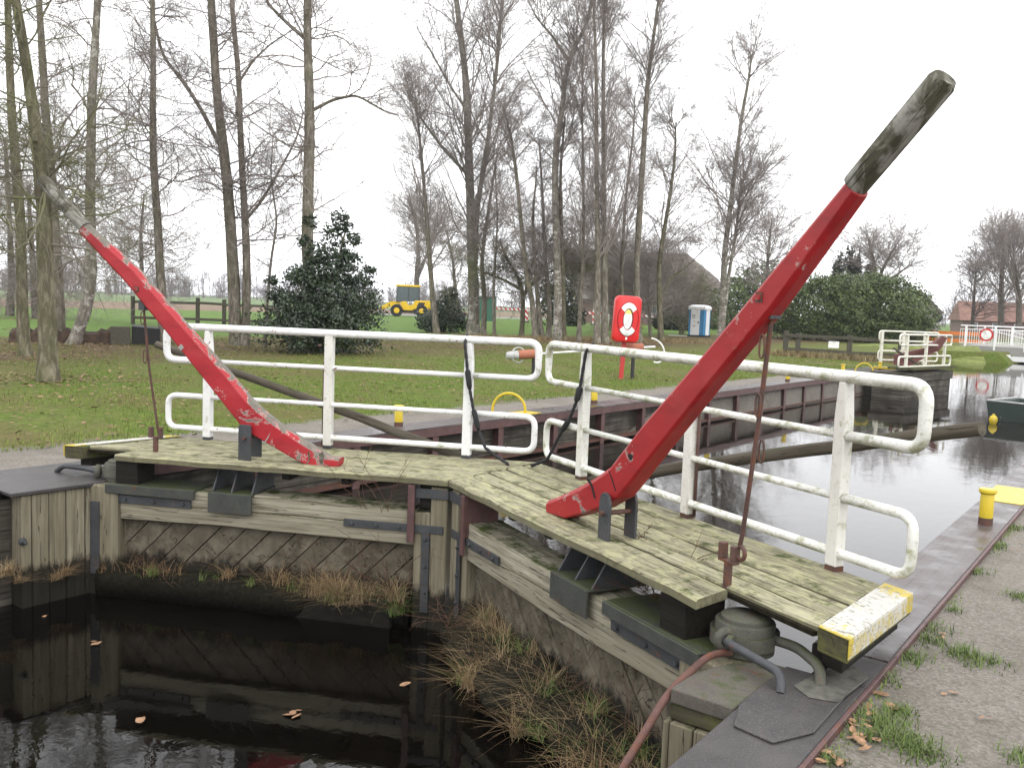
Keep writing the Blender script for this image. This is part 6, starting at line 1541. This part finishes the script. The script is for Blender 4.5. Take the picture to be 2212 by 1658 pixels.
n = 2600; yy = rng.uniform(-2.6, 9, n); keep = (np.sin(yy * 3.1) + np.sin(yy * 7.7 + 1) + np.sin(yy * 1.3 + 2)) > rng.uniform(-0.3, 2.2, n); yy = yy[keep]
edge_ = np.stack([routx(yy) + 0.025 + np.abs(rng.normal(0, 0.035, len(yy))), yy, np.full(len(yy), Z_GROUND)], 1)
n = 900; far_ = np.stack([rng.uniform(3.7, 6.5, n), rng.uniform(-2.5, 7, n), np.full(n, Z_GROUND)], 1)
far_ = far_[(np.sin(far_[:, 0] * 5 + far_[:, 1] * 3) + np.sin(far_[:, 1] * 6.1 - far_[:, 0] * 2)) > 1.25]
V, F = blades(np.concatenate([edge_, far_]), 0.022, 0.003, 0.03, rng, 3); stuff(np_mesh('bank_moss', V, F, 'grass_blade'))
P = np.concatenate(Ps); P = P[P[:, 0] > routx(P[:, 1]) + 0.02]
V, F = blades(P, 0.05, 0.0032, 0.05, rng, 4); stuff(np_mesh('bank_grass', V, F, 'fresh_grass'))
P = np.array([gz(a, b) + [0, 0, 0.012] for a, b in [(1850, 1572), (1868, 1560), (1885, 1585), (1842, 1598), (1900, 1552), (1860, 1610), (1800, 1640), (1815, 1652), (1770, 1650), (2030, 1380), (2038, 1374), (1975, 1372), (2205, 1175), (2200, 1190), (1843, 1583), (1890, 1600), (1875, 1545), (1925, 1530), (1785, 1628), (1895, 1500), (2060, 1500), (2120, 1555)]])
P = np.concatenate([P, P + rng.normal(0, 0.03, P.shape) * [1, 1, 0.1]])
V, F = dead_leaves(P, 0.026, rng); stuff(np_mesh('leaf_litter', V, F, 'fallen_pale'))
# pebbles of the gravel path
N = 9000; P = np.stack([rng.uniform(3.6, 6.4, N), rng.uniform(-3.0, 6, N), np.full(N, Z_GROUND)], 1); P = P[P[:, 0] > routx(P[:, 1]) + 0.03]
sz = rng.uniform(0.002, 0.006, len(P))
base = np.array([(1, 0, 0), (0, 1, 0), (-1, 0, 0), (0, -1, 0), (0, 0, .8), (0, 0, -.8)], float); tri = np.array([(0, 1, 4), (1, 2, 4), (2, 3, 4), (3, 0, 4)])
V = (P[:, None] + base[None] * sz[:, None, None] * rng.uniform(0.7, 1.3, (len(P), 6, 1))).reshape(-1, 3); F = (np.arange(len(P))[:, None, None] * 6 + tri[None]).reshape(-1, 3)
flat('pebble', (0.20, 0.185, 0.165), 0.9, 0.2, 0.7, 25); stuff(np_mesh('gravel', V, F, 'pebble'))

# dry and green growth on the ledges of the lower pool
def ledge(S, spots, mat, h, lean, wd, name):
    Ps = []
    for s, t, z, r, n in spots:
        c = leafpt(S, s, t, z); q = rng.normal(0, 1, (n, 2)) * r * 0.5; Ps.append(np.stack([c[0] + q[:, 0], c[1] + q[:, 1], np.full(n, z)], 1))
    P = np.concatenate(Ps); return blades(P, h, wd, lean, rng, 5)


rl_ = random.Random(21)
def clumps(S, s0, s1, n, z, n0, n1, t0=-0.03, t1=0.1, r0=0.03, r1=0.10):
    return [(rl_.uniform(s0, s1), rl_.uniform(t0, t1), z, rl_.uniform(r0, r1), rl_.randint(n0, n1)) for _ in range(n)]
def tuft_px(L_, h, lean):  # tufts on the foot of the quoin boards
    Q = []
    for x_, y_, z_, r_, n_ in L_:
        d_ = ray(x_, y_); c_ = CAM + d_ * ((-3.02 - CAM[0]) / d_[0]); q_ = rng.normal(0, 1, (n_, 2)) * r_ * 0.5; Q.append(np.stack([c_[0] + np.abs(q_[:, 0]) * 0.5, c_[1] + q_[:, 1], np.full(n_, c_[2] - 0.03)], 1))
    return blades(np.concatenate(Q), h, 0.0024, lean, rng, 5)
def bankc(n, n0, n1):     # clumps over the sloping root mat against the leaf on the gravel side
    out = []
    for _ in range(n):
        s_ = rl_.uniform(0.5, 3.3); f = rl_.uniform(0, 1); out.append((s_, 0.10 - 0.42 * f * min(1, s_), -0.98 - 0.30 * f, rl_.uniform(0.03, 0.09), rl_.randint(n0, n1)))
    return out
parts = [ledge('L', clumps('L', 0.4, 3.2, 24, -1.07, 8, 34), '', 0.19, 0.24, 0.002, ''),
         ledge('L', [(1.0, 0.0, -1.07, 0.10, 170), (1.15, -0.04, -1.09, 0.08, 130), (0.92, -0.06, -1.12, 0.07, 170), (0.75, -0.05, -1.10, 0.07, 120), (1.5, 0.05, -1.05, 0.08, 90), (0.45, 0.02, -1.06, 0.07, 120), (2.0, 0.06, -1.05, 0.06, 60)], '', 0.27, 0.42, 0.002, ''),
         ledge('R', bankc(30, 15, 55), '', 0.17, 0.24, 0.0021, ''), ledge('R', bankc(20, 35, 80), '', 0.25, 0.42, 0.0021, ''),
         tuft_px([(140, 1235, -1.13, 0.05, 120), (120, 1245, -1.15, 0.04, 80), (12, 1235, -1.08, 0.08, 160), (40, 1250, -1.12, 0.05, 80)], 0.13, 0.2)]
V, F = merge(parts); stuff(np_mesh('dry_grass', V, F, 'straw'))
parts = [ledge('L', clumps('L', 0.35, 3.0, 16, -1.06, 8, 40), '', 0.09, 0.08, 0.0026, ''), ledge('L', [(0.95, -0.05, -1.10, 0.10, 90), (0.4, -0.05, -1.16, 0.06, 160)], '', 0.16, 0.18, 0.0026, ''),
         ledge('R', bankc(26, 15, 60), '', 0.15, 0.17, 0.0025, '')]
V, F = merge(parts); stuff(np_mesh('green_grass', V, F, 'fresh_grass'))
# matted roots and soil the growth sits in
def mat_mound(S, s0, s1, z, h, wd, name):
    r3 = np.random.default_rng(6); N = 46; rings = []; ph = r3.uniform(0, 6, 4)
    mm = MB()
    for i in range(N + 1):
        s = s0 + (s1 - s0) * i / N; q = 0.8 + 0.22 * math.sin(3.1 * s + ph[0]) + 0.16 * math.sin(7.7 * s + ph[1]) + 0.08 * math.sin(19 * s + ph[2])
        rings.append([tuple(leafpt(S, s, t, zz)) for t, zz in ((0.13, z - 0.1), (0.13, z + h * q), (0.06, z + h * q * r3.uniform(0.7, 1.1)), (-wd * q * 0.6, z + h * 0.3 * q), (-wd * q, z - 0.05), (-wd * 0.7 * q, z - 0.22))])
    mm.loft(rings); return stuff(mm.build(name, 'root_soil', smooth=True))
flat('root_soil', (0.012, 0.011, 0.007), 0.95, 0.1, 0.6, 30)
mat_mound('L', 0.32, 3.25, -1.08, 0.07, 0.05, 'moss_mat'); mat_mound('R', 0.32, 3.3, -1.10, 0.14, 0.34, 'moss_mat')


def stems(specs, mat, name, seed=1):
    rg2 = np.random.default_rng(seed); parts = []
    for p, n, L, up in specs:
        p0 = np.tile(np.array(p, float), (n, 1)) + rg2.normal(0, 0.03, (n, 3)) * [1, 1, 0]; d = rg2.normal(0, 0.6, (n, 3)); d[:, 2] = np.abs(d[:, 2]) * 0.5 + up
        ln = L * rg2.uniform(0.5, 1.1, n); p1, r1 = grow(p0, d, ln, np.full(n, 0.003), 7, 0.16, -0.03 if up < 0.8 else 0.0, rg2, 0.5); parts.append(tubes(p1, r1, 4))
        a, b, c, r = spawn(p1, r1, ln, 3, 25, 60, 0.2, 0.45, 0.3, 0.7, rg2); p2, r2 = grow(a, b, c, np.full(len(a), 0.0018), 5, 0.15, 0.0, rg2, 0.6); parts.append(tubes(p2, r2, 3))
    V, F = merge(parts); return stuff(np_mesh(name, V, F, mat, None, True))


stems([(leafpt('L', 0.55, 0.02, -1.05), 7, 0.95, 1.2), (leafpt('L', 0.95, 0.03, -1.05), 6, 0.9, 1.1), (leafpt('L', 0.40, -0.05, -1.1), 10, 0.6, 0.1), (leafpt('R', 0.35, -0.08, -1.1), 16, 0.6, 0.1), (leafpt('L', 2.7, 0.05, -1.05), 10, 0.45, 0.2),
       (leafpt('R', 1.9, 0.05, -1.1), 6, 0.6, 0.9), (leafpt('R', 2.6, 0.05, -1.05), 5, 0.7, 0.9), (leafpt('L', 0.55, -0.02, -0.3), 4, 0.7, 1.3), (leafpt('L', 0.75, 0.02, -0.3), 3, 0.6, 1.3)], 'dead_stem', 'bramble_stems')
stems([(leafpt('R', 2.45, 0.33, -0.265), 9, 0.28, 0.25), (leafpt('R', 2.3, 0.33, -0.265), 6, 0.25, 0.3), (leafpt('R', 2.12, 0.46, 0.0), 5, 0.14, 0.5), (leafpt('R', 2.6, 0.5, 0.0), 3, 0.15, 0.6)], 'dead_stem', 'dead_weeds', 4)
# floating leaves on the lower pool
P = np.array([gz(a, b, Z_LOW) + [0, 0, 0.006] for a, b in [(632, 1540), (625, 1545), (640, 1548), (202, 1386), (208, 1392), (875, 1480), (308, 1556), (300, 1558), (96, 1332), (645, 1536)]])
V, F = dead_leaves(P, 0.034, rng); stuff(np_mesh('floating_leaves', V, F, 'fallen_pale'))
# dry reeds along the foot of the fence and trees
N = 5000; t = rng.uniform(-0.4, 2.2, N); P = g1[None] + (g2 - g1)[None] * t[:, None] + rng.normal(0, 0.35, (N, 3)) * [1, 1, 0]; P[:, 2] = Z_GROUND
V, F = blades(P, 0.3, 0.012, 0.2, rng, 3); stuff(np_mesh('reed_fringe', V, F, 'reed_dry'))
N = 5000; a = gz(1000, 732); b_ = gz(1560, 742); t = rng.uniform(0, 1, N); P = a[None] + (b_ - a)[None] * t[:, None] + rng.normal(0, 0.7, (N, 3)) * [1, 1, 0]; P[:, 2] = Z_GROUND
V, F = blades(P, 0.28, 0.014, 0.2, rng, 3); stuff(np_mesh('reed_fringe', V, F, 'reed_dry'))

# ------------------------------------------------------------------ damp winter air
mh = bpy.data.materials.new('haze'); mh.use_nodes = True; nt = mh.node_tree
for n in list(nt.nodes):
    if n.type == 'BSDF_PRINCIPLED': nt.nodes.remove(n)
pv = nt.nodes.new('ShaderNodeVolumePrincipled'); pv.inputs['Color'].default_value = (0.93, 0.95, 1.0, 1); pv.inputs['Density'].default_value = 0.00034
nt.links.new(pv.outputs[0], [n for n in nt.nodes if n.type == 'OUTPUT_MATERIAL'][0].inputs['Volume']); MATS['haze'] = mh
m = MB(); m.box(-1900, 1900, -320, 1600, -2.9, 45); stuff(m.build('haze', 'haze'))
